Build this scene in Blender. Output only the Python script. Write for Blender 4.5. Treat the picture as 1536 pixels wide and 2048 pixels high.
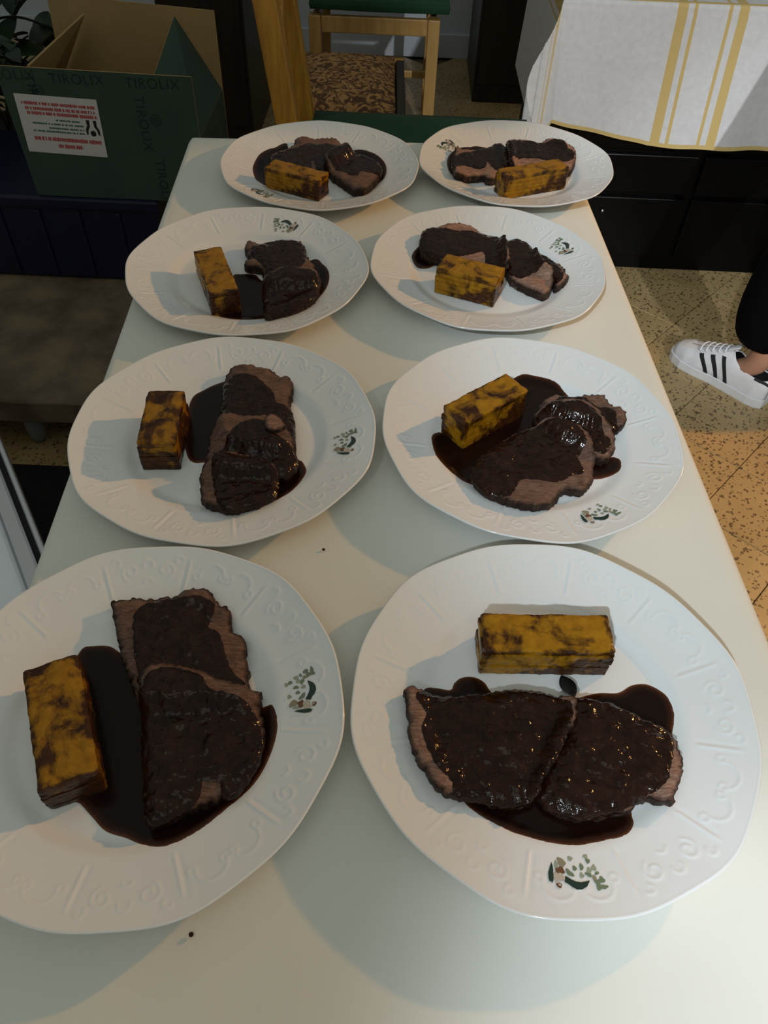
import bpy, bmesh, math, random
import numpy as np
from mathutils import Vector, Matrix, noise as mnoise
from mathutils.geometry import delaunay_2d_cdt

for _o in list(bpy.data.objects):
    bpy.data.objects.remove(_o, do_unlink=True)
random.seed(7)
PI = math.pi
S = bpy.context.scene
COL = S.collection

# ------------------------------------------------------------------ camera
CZ = 1.281
_p, _r = math.radians(48.318), math.radians(2.57)
_c, _s, _cr, _sr = math.cos(_p), math.sin(_p), math.cos(_r), math.sin(_r)
_fwd = Vector((0, _c, -_s)); _rt = Vector((1, 0, 0)); _up = Vector((0, _s, _c))
_r2 = _cr * _rt + _sr * _up; _u2 = -_sr * _rt + _cr * _up
cam_data = bpy.data.cameras.new('camera')
cam_data.sensor_fit = 'HORIZONTAL'; cam_data.sensor_width = 36.0
cam_data.lens = 36.0 * 1525.2 / 1536.0
cam_data.clip_start = 0.02
cam = bpy.data.objects.new('camera', cam_data); COL.objects.link(cam)
cam.matrix_world = Matrix(((_r2.x, _u2.x, -_fwd.x, 0), (_r2.y, _u2.y, -_fwd.y, 0),
                           (_r2.z, _u2.z, -_fwd.z, CZ), (0, 0, 0, 1)))
S.camera = cam

# ------------------------------------------------------------------ world, lights, exposure
S.view_settings.view_transform = 'Standard'
try: S.view_settings.look = 'None'
except Exception: pass
S.view_settings.gamma = 1.0
S.view_settings.use_curve_mapping = False
S.view_settings.exposure = 0.2
W = bpy.data.worlds.new('world'); S.world = W; W.use_nodes = True
W.node_tree.nodes['Background'].inputs[0].default_value = (0.96, 1.0, 0.89, 1)
W.node_tree.nodes['Background'].inputs[1].default_value = 0.215

def spot(name, loc, target, energy, color, angle, blend, radius):
    l = bpy.data.lights.new(name, 'SPOT'); l.energy = energy; l.color = color
    l.spot_size = math.radians(angle); l.spot_blend = blend; l.shadow_soft_size = radius
    o = bpy.data.objects.new(name, l); COL.objects.link(o); o.location = loc
    o.rotation_euler = (Vector(target) - Vector(loc)).to_track_quat('-Z', 'Y').to_euler()
    return o
def panel(name, loc, target, energy, color, sx, sy):
    l = bpy.data.lights.new(name, 'AREA'); l.shape = 'RECTANGLE'; l.size = sx; l.size_y = sy; l.energy = energy; l.color = color
    o = bpy.data.objects.new(name, l); COL.objects.link(o); o.location = loc
    o.rotation_euler = (Vector(target) - Vector(loc)).to_track_quat('-Z', 'Y').to_euler()
    return o
panel('fill_panel', (-0.15, -0.7, 2.85), (0.0, 0.5, 0.7), 4, (0.97, 1.0, 0.86), 1.8, 1.2)  # added soft fill light above and behind the camera, no fixture of the room
spot('ceiling_spot_right', (1.4, -3.0, 2.8), (0.78, 2.2, 0.45), 380, (0.95, 0.97, 1.0), 16, 0.6, 0.04)
# cool ceiling spot behind the photographer, an added unseen spot that brightens the near corner, warm lamp low on the right
spot('ceiling_spot_cool', (-1.0, -2.4, 3.4), (0.83, 0.96, 0.7), 325, (0.81, 0.92, 1.0), 19.5, 0.5, 0.06)
spot('near_patch_spot', (0.35, -1.2, 2.4), (0.25, -0.055, 0.75), 130, (0.84, 0.92, 1.0), 15, 0.8, 0.05)
spot('wall_lamp_warm', (2.15, 1.70, 1.68), (0.1, 0.90, 0.6), 92, (1.0, 0.47, 0.12), 66, 0.4, 0.03)

# ------------------------------------------------------------------ helpers
def tag(o, label=None, cat=None, group=None, kind=None):
    if label: o['label'] = label
    if cat: o['category'] = cat
    if group: o['group'] = group
    if kind: o['kind'] = kind
    return o
def empty(name, loc=(0, 0, 0), rz=0.0, label=None, cat=None, group=None):
    o = bpy.data.objects.new(name, None); COL.objects.link(o)
    o.location = loc; o.rotation_euler = (0, 0, rz); o.empty_display_size = 0.05
    return tag(o, label, cat, group)
def link(name, me, mat, parent=None, loc=(0, 0, 0), rot=(0, 0, 0)):
    o = bpy.data.objects.new(name, me); COL.objects.link(o)
    if mat is not None:
        me.materials.clear()
        for m in (mat if isinstance(mat, (list, tuple)) else [mat]): me.materials.append(m)
    if parent: o.parent = parent
    o.location = loc; o.rotation_euler = rot
    return o
def mesh(name, verts, faces, smooth=True):
    me = bpy.data.meshes.new(name)
    me.from_pydata([tuple(map(float, v)) for v in verts], [], [tuple(map(int, f)) for f in faces])
    me.update()
    if smooth: me.polygons.foreach_set('use_smooth', [True] * len(me.polygons))
    return me
def bm_mesh(name, bm, smooth=False):
    bmesh.ops.recalc_face_normals(bm, faces=bm.faces)
    me = bpy.data.meshes.new(name); bm.to_mesh(me); bm.free()
    if smooth: me.polygons.foreach_set('use_smooth', [True] * len(me.polygons))
    return me
def add_box(bm, lo, hi, bev=0.0):
    g = bmesh.ops.create_cube(bm, size=1.0)
    vs = g['verts']
    for v in vs:
        v.co = Vector([(lo[i] + hi[i]) / 2 + v.co[i] * (hi[i] - lo[i]) for i in range(3)])
    if bev > 0:
        es = list({e for v in vs for e in v.link_edges})
        bmesh.ops.bevel(bm, geom=es, offset=bev, segments=2, affect='EDGES', profile=0.5)
def box(name, lo, hi, mat, parent=None, bev=0.003, loc=(0, 0, 0), rot=(0, 0, 0)):
    bm = bmesh.new(); add_box(bm, lo, hi, bev)
    return link(name, bm_mesh(name, bm), mat, parent, loc, rot)
def tube_verts(path, radii, n=10):
    path = [Vector(p) for p in path]; V = []; F = []
    for i, p in enumerate(path):
        d = (path[min(i + 1, len(path) - 1)] - path[max(i - 1, 0)]).normalized()
        a = d.cross(Vector((0, 0, 1)))
        if a.length < 1e-3: a = d.cross(Vector((0, 1, 0)))
        a.normalize(); b = d.cross(a)
        r = radii[i] if isinstance(radii, (list, tuple)) else radii
        for k in range(n):
            t = 2 * PI * k / n; V.append(p + r * (math.cos(t) * a + math.sin(t) * b))
    for i in range(len(path) - 1):
        for k in range(n):
            F.append((i * n + k, i * n + (k + 1) % n, (i + 1) * n + (k + 1) % n, (i + 1) * n + k))
    F.append(tuple(range(n))[::-1]); F.append(tuple(range((len(path) - 1) * n, len(path) * n)))
    return V, F
def tube(name, path, radii, mat, parent=None, n=10, loc=(0, 0, 0), rot=(0, 0, 0)):
    V, F = tube_verts(path, radii, n)
    return link(name, mesh(name, V, F), mat, parent, loc, rot)
def bar(name, p0, p1, w, d, mat, parent=None, bev=0.004, side=(1, 0, 0)):
    """rectangular bar from p0 to p1, w across `side`, d across the other direction"""
    p0, p1 = Vector(p0), Vector(p1); z = (p1 - p0); L = z.length; z.normalize()
    x = Vector(side); x = (x - x.dot(z) * z).normalized(); y = z.cross(x)
    bm = bmesh.new(); add_box(bm, (-w / 2, -d / 2, 0), (w / 2, d / 2, L), bev)
    M = Matrix((x, y, z)).transposed().to_4x4(); M.translation = p0
    bm.transform(M)
    return link(name, bm_mesh(name, bm), mat, parent)

# ---- materials
class NT:
    def __init__(self, name):
        self.m = bpy.data.materials.new(name); self.m.use_nodes = True
        self.t = self.m.node_tree; self.b = self.t.nodes['Principled BSDF']
    def n(self, typ, **kw):
        o = self.t.nodes.new(typ)
        for k, v in kw.items():
            if k.startswith('i_'):
                key = k[2:].replace('_', ' '); o.inputs[key].default_value = v
            else: setattr(o, k, v)
        return o
    def l(self, a, b): self.t.links.new(a, b)
    def ramp(self, fac, stops):
        r = self.n('ShaderNodeValToRGB'); e = r.color_ramp.elements
        while len(e) < len(stops): e.new(0.5)
        for k, (p, c) in enumerate(stops): e[k].position = p; e[k].color = (*c, 1)
        self.l(fac, r.inputs[0]); return r.outputs[0]
    def noise(self, scale, detail=4, rough=0.55, coord='Object', dist=0.0, stretch=None):
        c = self.n('ShaderNodeTexCoord').outputs[coord]
        if stretch:
            mp = self.n('ShaderNodeMapping'); mp.inputs['Scale'].default_value = stretch
            self.l(c, mp.inputs[0]); c = mp.outputs[0]
        x = self.n('ShaderNodeTexNoise'); x.inputs['Scale'].default_value = scale
        x.inputs['Detail'].default_value = detail; x.inputs['Roughness'].default_value = rough
        x.inputs['Distortion'].default_value = dist
        self.l(c, x.inputs['Vector']); return x.outputs[0]
    def mix(self, fac, a, b, typ='MIX'):
        x = self.n('ShaderNodeMix', data_type='RGBA', blend_type=typ)
        for s, v in ((x.inputs[0], fac), (x.inputs[6], a), (x.inputs[7], b)):
            if hasattr(v, 'is_linked'): self.l(v, s)
            elif isinstance(v, (int, float)): s.default_value = v
            else: s.default_value = (*v, 1)
        return x.outputs[2]
    def math(self, op, a, b=0.0, clamp=False):
        x = self.n('ShaderNodeMath', operation=op, use_clamp=clamp)
        for s, v in ((x.inputs[0], a), (x.inputs[1], b)):
            if hasattr(v, 'is_linked'): self.l(v, s)
            else: s.default_value = v
        return x.outputs[0]
    def attr(self, name):
        return self.n('ShaderNodeAttribute', attribute_name=name)
    def bump(self, h, strength=0.3, dist=0.001):
        x = self.n('ShaderNodeBump'); x.inputs['Strength'].default_value = strength
        x.inputs['Distance'].default_value = dist
        self.l(h, x.inputs['Height']); self.l(x.outputs[0], self.b.inputs['Normal'])
    def base(self, c):
        if hasattr(c, 'is_linked'): self.l(c, self.b.inputs['Base Color'])
        else: self.b.inputs['Base Color'].default_value = (*c, 1)
        return self
    def rough(self, v, spec=None, metal=None, coat=None):
        if hasattr(v, 'is_linked'): self.l(v, self.b.inputs['Roughness'])
        else: self.b.inputs['Roughness'].default_value = v
        if spec is not None: self.b.inputs['Specular IOR Level'].default_value = spec
        if metal is not None: self.b.inputs['Metallic'].default_value = metal
        if coat is not None: self.b.inputs['Coat Weight'].default_value = coat; self.b.inputs['Coat Roughness'].default_value = 0.08
        return self
def plain(name, col, rough=0.5, metal=0.0, var=0.0, scale=30, spec=None, bump=0.0):
    t = NT(name)
    if var > 0:
        f = t.noise(scale, 5)
        t.base(t.ramp(f, [(0.3, tuple(c * (1 - var) for c in col)), (0.7, tuple(min(1, c * (1 + var)) for c in col))]))
        if bump: t.bump(f, bump, 0.002)
    else: t.base(col)
    t.rough(rough, spec, metal)
    return t.m
def wood(name, c0, c1, scale=6, stretch=(6, 6, 0.7), rough=0.42):
    t = NT(name); f = t.noise(scale, 6, 0.6, dist=0.6, stretch=stretch)
    t.base(t.ramp(f, [(0.32, c0), (0.68, c1)])); t.rough(rough); t.bump(f, 0.15, 0.001); return t.m

M = {}
def mk_porcelain():
    t = NT('porcelain_white'); t.base((0.80, 0.82, 0.83)); t.rough(0.16, 0.5, coat=0.3)
    f = t.noise(60, 3); t.bump(f, 0.02, 0.0005); return t.m
M['porcelain'] = mk_porcelain()
def mk_print():
    t = NT('plate_print'); t.base(t.attr('pcol').outputs[0]); t.rough(0.25); return t.m
M['print'] = mk_print()
def mk_sauce():
    t = NT('gravy'); a = t.attr('edge').outputs['Fac']; f = t.noise(140, 3)
    e = t.math('ADD', a, t.math('MULTIPLY', t.math('SUBTRACT', f, 0.5), 1.5))
    t.base(t.ramp(t.math('DIVIDE', e, 8.0, True), [(0.0, (0.13, 0.048, 0.020)), (0.28, (0.034, 0.011, 0.005)), (0.8, (0.010, 0.0033, 0.002))]))
    t.rough(0.2, 0.2); t.bump(t.noise(90, 4), 0.12, 0.002); return t.m
M['gravy'] = mk_sauce()
def mk_coat():
    t = NT('gravy_coat'); f = t.noise(110, 5, 0.6, dist=0.5)
    t.base(t.ramp(f, [(0.35, (0.010, 0.0032, 0.0018)), (0.62, (0.024, 0.0085, 0.0045)), (0.85, (0.060, 0.026, 0.014))]))
    t.rough(t.math('ADD', t.math('MULTIPLY', t.noise(70, 4), 0.10), 0.08), 0.25)
    t.bump(t.noise(130, 2, 0.45, dist=0.6), 0.42, 0.004); return t.m
M['coat'] = mk_coat()
def mk_meat(name, k):
    t = NT(name); f = t.noise(55, 6, 0.65, dist=1.5, stretch=(1, 3.2, 1)); e = t.attr('edge').outputs['Fac']
    c = t.ramp(f, [(0.25, (0.10 * k, 0.050 * k, 0.035 * k)), (0.5, (0.235 * k, 0.135 * k, 0.098 * k)), (0.8, (0.36 * k, 0.225 * k, 0.17 * k))])
    g = t.math('ADD', e, t.math('MULTIPLY', t.math('SUBTRACT', t.noise(150, 3), 0.5), 4.0))
    crust = t.math('SUBTRACT', 1.0, t.math('DIVIDE', g, 3.2, True), True)
    t.base(t.mix(crust, c, (0.028, 0.013, 0.008))); t.rough(0.5, 0.3); t.bump(t.noise(190, 6, 0.7, dist=1.2, stretch=(1, 2.5, 1)), 1.0, 0.004); return t.m
M['meat'] = mk_meat('roast_meat', 1.05)
M['meat_pink'] = mk_meat('roast_meat_rosy', 1.9)
def mk_potato(name, brown):
    t = NT(name); e = t.attr('edge').outputs['Fac']; f = t.noise(34, 6, 0.62, dist=0.35); g = t.noise(120, 4)
    yel = t.ramp(g, [(0.3, (0.26, 0.115, 0.003)), (0.7, (0.38, 0.185, 0.008))])
    brn = t.ramp(g, [(0.3, (0.018, 0.006, 0.0025)), (0.75, (0.085, 0.030, 0.006))])
    k = t.math('ADD', t.math('MULTIPLY', t.math('SUBTRACT', f, 0.5), 9.0), brown)
    k = t.math('ADD', k, t.math('MULTIPLY', t.math('SUBTRACT', 1.0, t.math('DIVIDE', e, 4.2, True)), 0.85), True)
    t.base(t.mix(k, yel, brn)); t.rough(0.30, 0.22); t.bump(g, 0.5, 0.002); return t.m
for _k, _v in (('a', 0.48), ('b', 0.22), ('c', 0.70), ('d', 0.45), ('e', 0.02), ('f', 0.12)):
    M['potato_' + _k] = mk_potato('fried_potato_' + _k, _v)
def mk_cloth():
    t = NT('linen_white')
    wv = t.n('ShaderNodeTexWave'); wv.inputs['Scale'].default_value = 420; t.l(t.n('ShaderNodeTexCoord').outputs['Object'], wv.inputs['Vector'])
    t.base(t.ramp(t.noise(5, 3), [(0.3, (0.69, 0.70, 0.645)), (0.7, (0.73, 0.74, 0.685))])); t.rough(0.75, 0.2)
    t.bump(t.noise(14, 4), 0.12, 0.004); return t.m
M['linen'] = mk_cloth()
def mk_terrazzo():
    t = NT('terrazzo'); tc = t.n('ShaderNodeTexCoord').outputs['Object']
    oi = t.n('ShaderNodeObjectInfo')
    ad = t.n('ShaderNodeVectorMath', operation='ADD'); t.l(tc, ad.inputs[0]); t.l(oi.outputs['Location'], ad.inputs[1])
    def vor(scale):
        v = t.n('ShaderNodeTexVoronoi'); v.inputs['Scale'].default_value = scale; t.l(ad.outputs[0], v.inputs['Vector']); return v
    nz = t.n('ShaderNodeTexNoise'); nz.inputs['Scale'].default_value = 6; nz.inputs['Detail'].default_value = 4; t.l(ad.outputs[0], nz.inputs['Vector'])
    basec = t.ramp(nz.outputs[0], [(0.3, (0.36, 0.25, 0.11)), (0.7, (0.45, 0.325, 0.155))])
    v1 = vor(115); n2 = t.n('ShaderNodeTexNoise'); n2.inputs['Scale'].default_value = 70; t.l(ad.outputs[0], n2.inputs['Vector'])
    d = t.math('SUBTRACT', v1.outputs['Distance'], t.math('MULTIPLY', t.math('SUBTRACT', n2.outputs[0], 0.42), 1.7))
    spk = t.math('LESS_THAN', d, 0.12)
    v2 = vor(45); sp2 = t.math('LESS_THAN', v2.outputs['Distance'], 0.17)
    c = t.mix(t.math('MULTIPLY', spk, 0.85), basec, (0.10, 0.062, 0.03))
    c = t.mix(t.math('MULTIPLY', sp2, 0.8), c, (0.05, 0.032, 0.018))
    t.base(c); t.rough(0.38); return t.m
M['terrazzo'] = mk_terrazzo()
M['grout'] = plain('grout', (0.10, 0.07, 0.04), 0.9, var=0.2)
M['wall'] = plain('wall_paint', (0.55, 0.60, 0.66), 0.8, var=0.05, scale=4)
M['wood_light'] = wood('beech_wood', (0.40, 0.225, 0.062), (0.58, 0.35, 0.12), 5)
M['wood_amber'] = wood('amber_pine', (0.30, 0.125, 0.012), (0.62, 0.31, 0.035), 5, (9, 9, 0.8))
M['wood_dark'] = wood('dark_walnut', (0.010, 0.006, 0.004), (0.03, 0.017, 0.010), 5)
M['green_fabric'] = plain('green_fabric', (0.008, 0.055, 0.022), 0.85, var=0.25, scale=200, bump=0.2)
M['black_gloss'] = plain('black_lacquer', (0.002, 0.002, 0.0022), 0.3, spec=0.15)
M['black'] = plain('black_matt', (0.008, 0.008, 0.009), 0.7)
M['steel'] = plain('brushed_steel', (0.60, 0.62, 0.66), 0.28, metal=1.0)
M['white_lacquer'] = plain('white_enamel', (0.85, 0.90, 0.97), 0.3)
M['blue_plastic'] = plain('navy_plastic', (0.0025, 0.005, 0.028), 0.45)
M['stone'] = plain('rough_stone', (0.16, 0.12, 0.075), 0.8, var=0.5, scale=9, bump=0.5)
M['cardboard'] = plain('cardboard_tan', (0.36, 0.24, 0.10), 0.85, var=0.08, scale=14)
M['card_green'] = plain('cardboard_green', (0.030, 0.062, 0.042), 0.8, var=0.12, scale=9)
M['ink_dark'] = plain('ink_dark_green', (0.008, 0.022, 0.014), 0.8)
M['label_paper'] = plain('label_paper', (0.62, 0.60, 0.60), 0.7)
M['ink_red'] = plain('ink_red', (0.42, 0.06, 0.06), 0.7)
M['ink_green'] = plain('ink_green', (0.02, 0.12, 0.09), 0.7)
M['leaf'] = plain('leaf_green', (0.014, 0.035, 0.014), 0.5, var=0.4, scale=20)
M['stem'] = plain('stem_brown', (0.05, 0.04, 0.02), 0.8)
M['pot'] = plain('dark_pot', (0.012, 0.012, 0.011), 0.8, var=0.15)
M['skin'] = plain('skin', (0.46, 0.24, 0.155), 0.5, var=0.06)
M['trouser'] = plain('black_trousers', (0.0035, 0.0035, 0.0045), 0.9, spec=0.05)
M['shoe_white'] = plain('white_leather', (0.72, 0.73, 0.76), 0.45, var=0.05, scale=60)
M['rubber'] = plain('white_rubber', (0.70, 0.71, 0.73), 0.6)
M['hair'] = plain('dark_hair', (0.02, 0.013, 0.009), 0.5)
def mk_upholstery():
    t = NT('brocade_brown'); n1 = t.noise(24, 2, 0.5, dist=3.0)
    t.base(t.ramp(n1, [(0.42, (0.085, 0.034, 0.009)), (0.5, (0.24, 0.115, 0.032)), (0.56, (0.44, 0.23, 0.075))])); t.rough(0.75)
    t.bump(n1, 0.3, 0.002); return t.m
M['brocade'] = mk_upholstery()
# ------------------------------------------------------------------ the setting
bm = bmesh.new(); add_box(bm, (-3.2, -3.0, -0.12), (3.6, 4.3, -0.012))
floor = tag(link('floor', bm_mesh('floor', bm), M['grout']), 'speckled beige terrazzo tile floor laid diagonally', kind='structure')
bm = bmesh.new(); TS = 0.207; add_box(bm, (-TS / 2, -TS / 2, -0.012), (TS / 2, TS / 2, 0.0), 0.0018)
tile_me = bm_mesh('tile', bm); tile_me.materials.append(M['terrazzo'])
ta = math.radians(48.0); e1 = Vector((math.cos(ta), math.sin(ta))); e2 = Vector((-e1.y, e1.x)); pitch = 0.2085
cands = []; rest = []
for i in range(-30, 31):
    for j in range(-30, 31):
        p = Vector((0.853, 1.336)) + e1 * pitch * (i + 0.5) + e2 * pitch * (j + 0.5)
        if -1.45 < p.x < 1.5 and 0.35 < p.y < 4.1:
            (rest if abs(p.x + 0.02) < 0.22 and p.y < 1.2 else cands).append(p)
        elif -3.0 < p.x < 3.5 and -2.85 < p.y < 4.05: rest.append(p)
cands.sort(key=lambda p: p.length)
for p in cands[:296]:
    o = bpy.data.objects.new('tile', tile_me); COL.objects.link(o); o.parent = floor
    o.location = (p.x, p.y, random.uniform(-0.0004, 0.0004)); o.rotation_euler = (0, 0, ta)
rest += cands[296:]
_V = []; _F = []; _h = TS / 2
for p in rest:
    b = len(_V)
    for z, k in ((0.0, 0.0018), (-0.0018, 0.0), (-0.0119, 0.0)):
        for sx, sy in ((-1, -1), (1, -1), (1, 1), (-1, 1)):
            q = p + e1 * sx * (_h - k) + e2 * sy * (_h - k); _V.append((q.x, q.y, z))
    _F.append((b, b + 1, b + 2, b + 3))
    for r in (0, 4):
        for k in range(4): _F.append((b + r + k, b + r + 4 + k, b + r + 4 + (k + 1) % 4, b + r + (k + 1) % 4))
tag(link('outer_tiles', mesh('outer_tiles', _V, _F, False), M['terrazzo'], floor), kind='stuff')
tag(box('wall_back', (-3.2, 4.1, 0), (3.6, 4.25, 2.9), M['wall'], bev=0), 'pale blue-grey painted wall behind the chairs', kind='structure')
tag(box('wall_left', (-3.2, -3.0, 0), (-3.05, 4.1, 2.9), M['wall'], bev=0), 'pale blue-grey painted wall on the left', kind='structure')
tag(box('baseboard_back', (-3.04, 4.078, 0), (3.6, 4.0985, 0.10), M['wall'], bev=0.002), 'pale skirting along the back wall', kind='structure')

# ------------------------------------------------------------------ dining table and its cloth
TX0, TX1, TY0, TY1 = -0.3125, 0.3125, -0.62, 0.86       # local; table turned by trot
trot = math.radians(2.9); tc = Vector((0.009, 0.4365))   # far end near y 1.30
def tab(x, y): return Vector((tc.x + x * math.cos(trot) - y * math.sin(trot), tc.y + x * math.sin(trot) + y * math.cos(trot)))
table = empty('buffet_table', (tc.x, tc.y, 0), trot, 'long narrow table carrying eight plates under a white cloth', 'table')
box('tabletop', (TX0 + .012, TY0 + .012, 0.715), (TX1 - .012, TY1 - .012, 0.742), M['wood_dark'], table)
for sx in (-1, 1):
    for sy in (TY0 + .08, TY1 - .08):
        box('leg', (sx * .25 - .022, sy - .022, 0.0), (sx * .25 + .022, sy + .022, 0.7145), M['wood_dark'], table)
def draped(x0, x1, y0, y1, zt, hang, r, wav, seed, nx=90, ny=150, hang_fn=None):
    cx, cy, hx, hy = (x0 + x1) / 2, (y0 + y1) / 2, (x1 - x0) / 2, (y1 - y0) / 2
    us = np.concatenate([np.linspace(-hx - hang, -hx - .03, 34), np.linspace(-hx - .026, -hx + .01, 9), np.linspace(-hx + .02, hx - .02, nx), np.linspace(hx - .01, hx + .026, 9), np.linspace(hx + .03, hx + hang, 34)])
    vs = np.concatenate([np.linspace(-hy - hang, -hy - .03, 34), np.linspace(-hy - .026, -hy + .01, 9), np.linspace(-hy + .02, hy - .02, ny), np.linspace(hy - .01, hy + .026, 9), np.linspace(hy + .03, hy + hang, 34)])
    V = []; F = []; rc = 0.022
    def fold(t, h):
        s = 1 if t > 0 else -1; a = abs(t)
        d = a - (h - r)
        if d <= 0: return t, 0.0, 0.0
        L = r * PI / 2
        if d < L:
            th = d / r; return s * (h - r + r * math.sin(th)), r * (1 - math.cos(th)), 0.0
        return s * h, r + (d - L), d - L
    for v in vs:
        for u in us:
            x, dx, ex = fold(u, hx); y, dy, ey = fold(v, hy)
            # rounded plan corner
            ax, ay = abs(x) - (hx - rc), abs(y) - (hy - rc)
            if ax > 0 and ay > 0:
                q = math.hypot(ax, ay)
                if q > rc: x = math.copysign(hx - rc + ax * rc / q, x); y = math.copysign(hy - rc + ay * rc / q, y)
            drop = max(dx, dy) + 0.18 * min(dx, dy)
            fl = min(ex, ey)
            ox = math.copysign(fl * 0.10, u) if fl > 0 else 0.0; oy = math.copysign(fl * 0.10, v) if fl > 0 else 0.0
            if ex > 0:
                ox += math.copysign(1, u) * (ex * (0.04 + wav * (0.5 + 0.5 * math.sin(v * 17 + seed + 2 * math.sin(v * 5)))))
            if ey > 0:
                oy += math.copysign(1, v) * (ey * (0.04 + wav * (0.5 + 0.5 * math.sin(u * 19 + seed * 2))))
            z = zt - drop
            if drop < 1e-6:
                z += 0.0010 * mnoise.noise((u * 5 + seed, v * 5, 0)) + 0.0004 * mnoise.noise((u * 22, v * 14 + seed, 3))
            V.append((cx + x + ox, cy + y + oy, z))
    nu = len(us)
    for j in range(len(vs) - 1):
        for i in range(nu - 1):
            F.append((j * nu + i, j * nu + i + 1, (j + 1) * nu + i + 1, (j + 1) * nu + i))
    return mesh('cloth', V, F)
cl = link('tablecloth', draped(TX0, TX1, TY0, TY1, 0.7485, 0.52, 0.010, 0.04, 1.3), M['linen'], None, (tc.x, tc.y, 0), (0, 0, trot))
tag(cl, 'white linen cloth covering the long table under the eight plates', 'tablecloth')
ZT = 0.7492

# ------------------------------------------------------------------ plates
PR = 0.15
def ph(r):
    """height of the plate's upper surface above the cloth"""
    r = np.asarray(r, float)
    a = np.clip((r - 0.086) / 0.020, 0, 1); a = a * a * (3 - 2 * a)
    b = np.clip((r - 0.104) / 0.046, 0, 1)
    return 0.0068 + 0.0065 * a + 0.0125 * b ** 1.12
def relief_points():
    P = []   # (phi in sector degrees 0..60, radius)
    def pol(cphi, cr, rad, a0, a1, n, shrink=0.0, mirror=False):
        for k in range(n):
            t = k / (n - 1); a = math.radians(a0 + (a1 - a0) * t); q = rad * (1 - shrink * t)
            du, dv = q * math.cos(a), q * math.sin(a)
            P.append((cphi + math.degrees(du / cr), cr + dv))
    # segment 0..30: a brace made of two long C scrolls meeting at the outer middle
    pol(9.5, 0.1270, 0.0105, 190, 10, 32); pol(20.5, 0.1270, 0.0105, 170, -10, 32)
    pol(13.6, 0.1285, 0.0028, 0, 300, 12); pol(16.4, 0.1285, 0.0028, 180, -120, 12)
    pol(3.8, 0.1245, 0.0028, 60, 400, 12); pol(26.2, 0.1245, 0.0028, 120, -220, 12)
    # segment 30..60: two tight spirals and small curls
    pol(38.5, 0.1285, 0.0075, 250, -170, 40, 0.72); pol(51.5, 0.1285, 0.0075, -70, 350, 40, 0.72)
    pol(45.0, 0.1335, 0.0040, 200, -20, 14); pol(45.0, 0.118, 0.0035, 20, 160, 12)
    pol(34.0, 0.1375, 0.0030, 150, -60, 10); pol(56.0, 0.1375, 0.0030, 30, 240, 10)
    return P
def make_plate_mesh():
    NA = 840
    rt = np.concatenate([np.linspace(0.004, 0.084, 9), np.linspace(0.087, 0.105, 11), np.linspace(0.1062, 0.1478, 42)])
    th = np.arange(NA) * 2 * PI / NA
    lob = 1 + 0.0070 * np.cos(6 * th) + 0.0050 * np.cos(12 * th + 0.4)
    RP = relief_points()
    V = [(0, 0, float(ph(0)))]; F = []; rings = 0
    deg = np.degrees(th) % 60.0
    prof = []
    for r in rt:
        k = np.clip((r - 0.112) / 0.03, 0, 1)
        z = np.full(NA, float(ph(r)))
        if r > 0.103:
            h = np.zeros(NA)
            for (pd, pr) in RP:
                if abs(pr - r) > 0.003: continue
                dd = (deg - pd + 30) % 60 - 30
                d2 = (np.radians(dd) * r) ** 2 + (pr - r) ** 2
                h = np.maximum(h, np.exp(-d2 / (0.00105 ** 2)))
            dd = (np.degrees(th) + 15) % 30 - 15
            rib = np.exp(-((np.radians(dd) * r) / 0.0013) ** 2) - 0.55 * np.exp(-((np.radians(dd) * r - 0.003) / 0.0016) ** 2)
            w = np.clip((r - 0.106) / 0.004, 0, 1) * np.clip((0.140 - r) / 0.006, 0, 1)
            z = z + 0.00045 * h * np.clip((0.1445 - r) / 0.003, 0, 1) + 0.00050 * rib * w
        prof.append((r * (1 + (lob - 1) * k), z))
    for (r, z) in ((0.1492, float(ph(0.1492)) + 0.0003), (0.15, 0.0250), (0.1496, 0.0236), (0.146, 0.0214), (0.125, 0.0140), (0.106, 0.0080), (0.093, 0.0035), (0.0785, 0.0026), (0.0760, 0.0), (0.0715, 0.0), (0.0690, 0.0026), (0.030, 0.0030)):
        k = np.clip((r - 0.112) / 0.03, 0, 1)
        prof.append((r * (1 + (lob - 1) * k), np.full(NA, z)))
    ct, st = np.cos(th), np.sin(th)
    for (r, z) in prof:
        V += list(zip((r * ct).tolist(), (r * st).tolist(), z.tolist()))
    n = len(prof)
    for k in range(NA): F.append((0, 1 + k, 1 + (k + 1) % NA))
    for i in range(n - 1):
        a = 1 + i * NA; b = a + NA
        for k in range(NA):
            k2 = (k + 1) % NA; F.append((a + k, b + k, b + k2, a + k2))
    a = 1 + (n - 1) * NA; c = len(V); V.append((0, 0, 0.0030))
    for k in range(NA): F.append((a + k, c, a + (k + 1) % NA))
    return mesh('dinner_plate', V, F)
plate_me = make_plate_mesh(); plate_me.materials.append(M['porcelain'])
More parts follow.
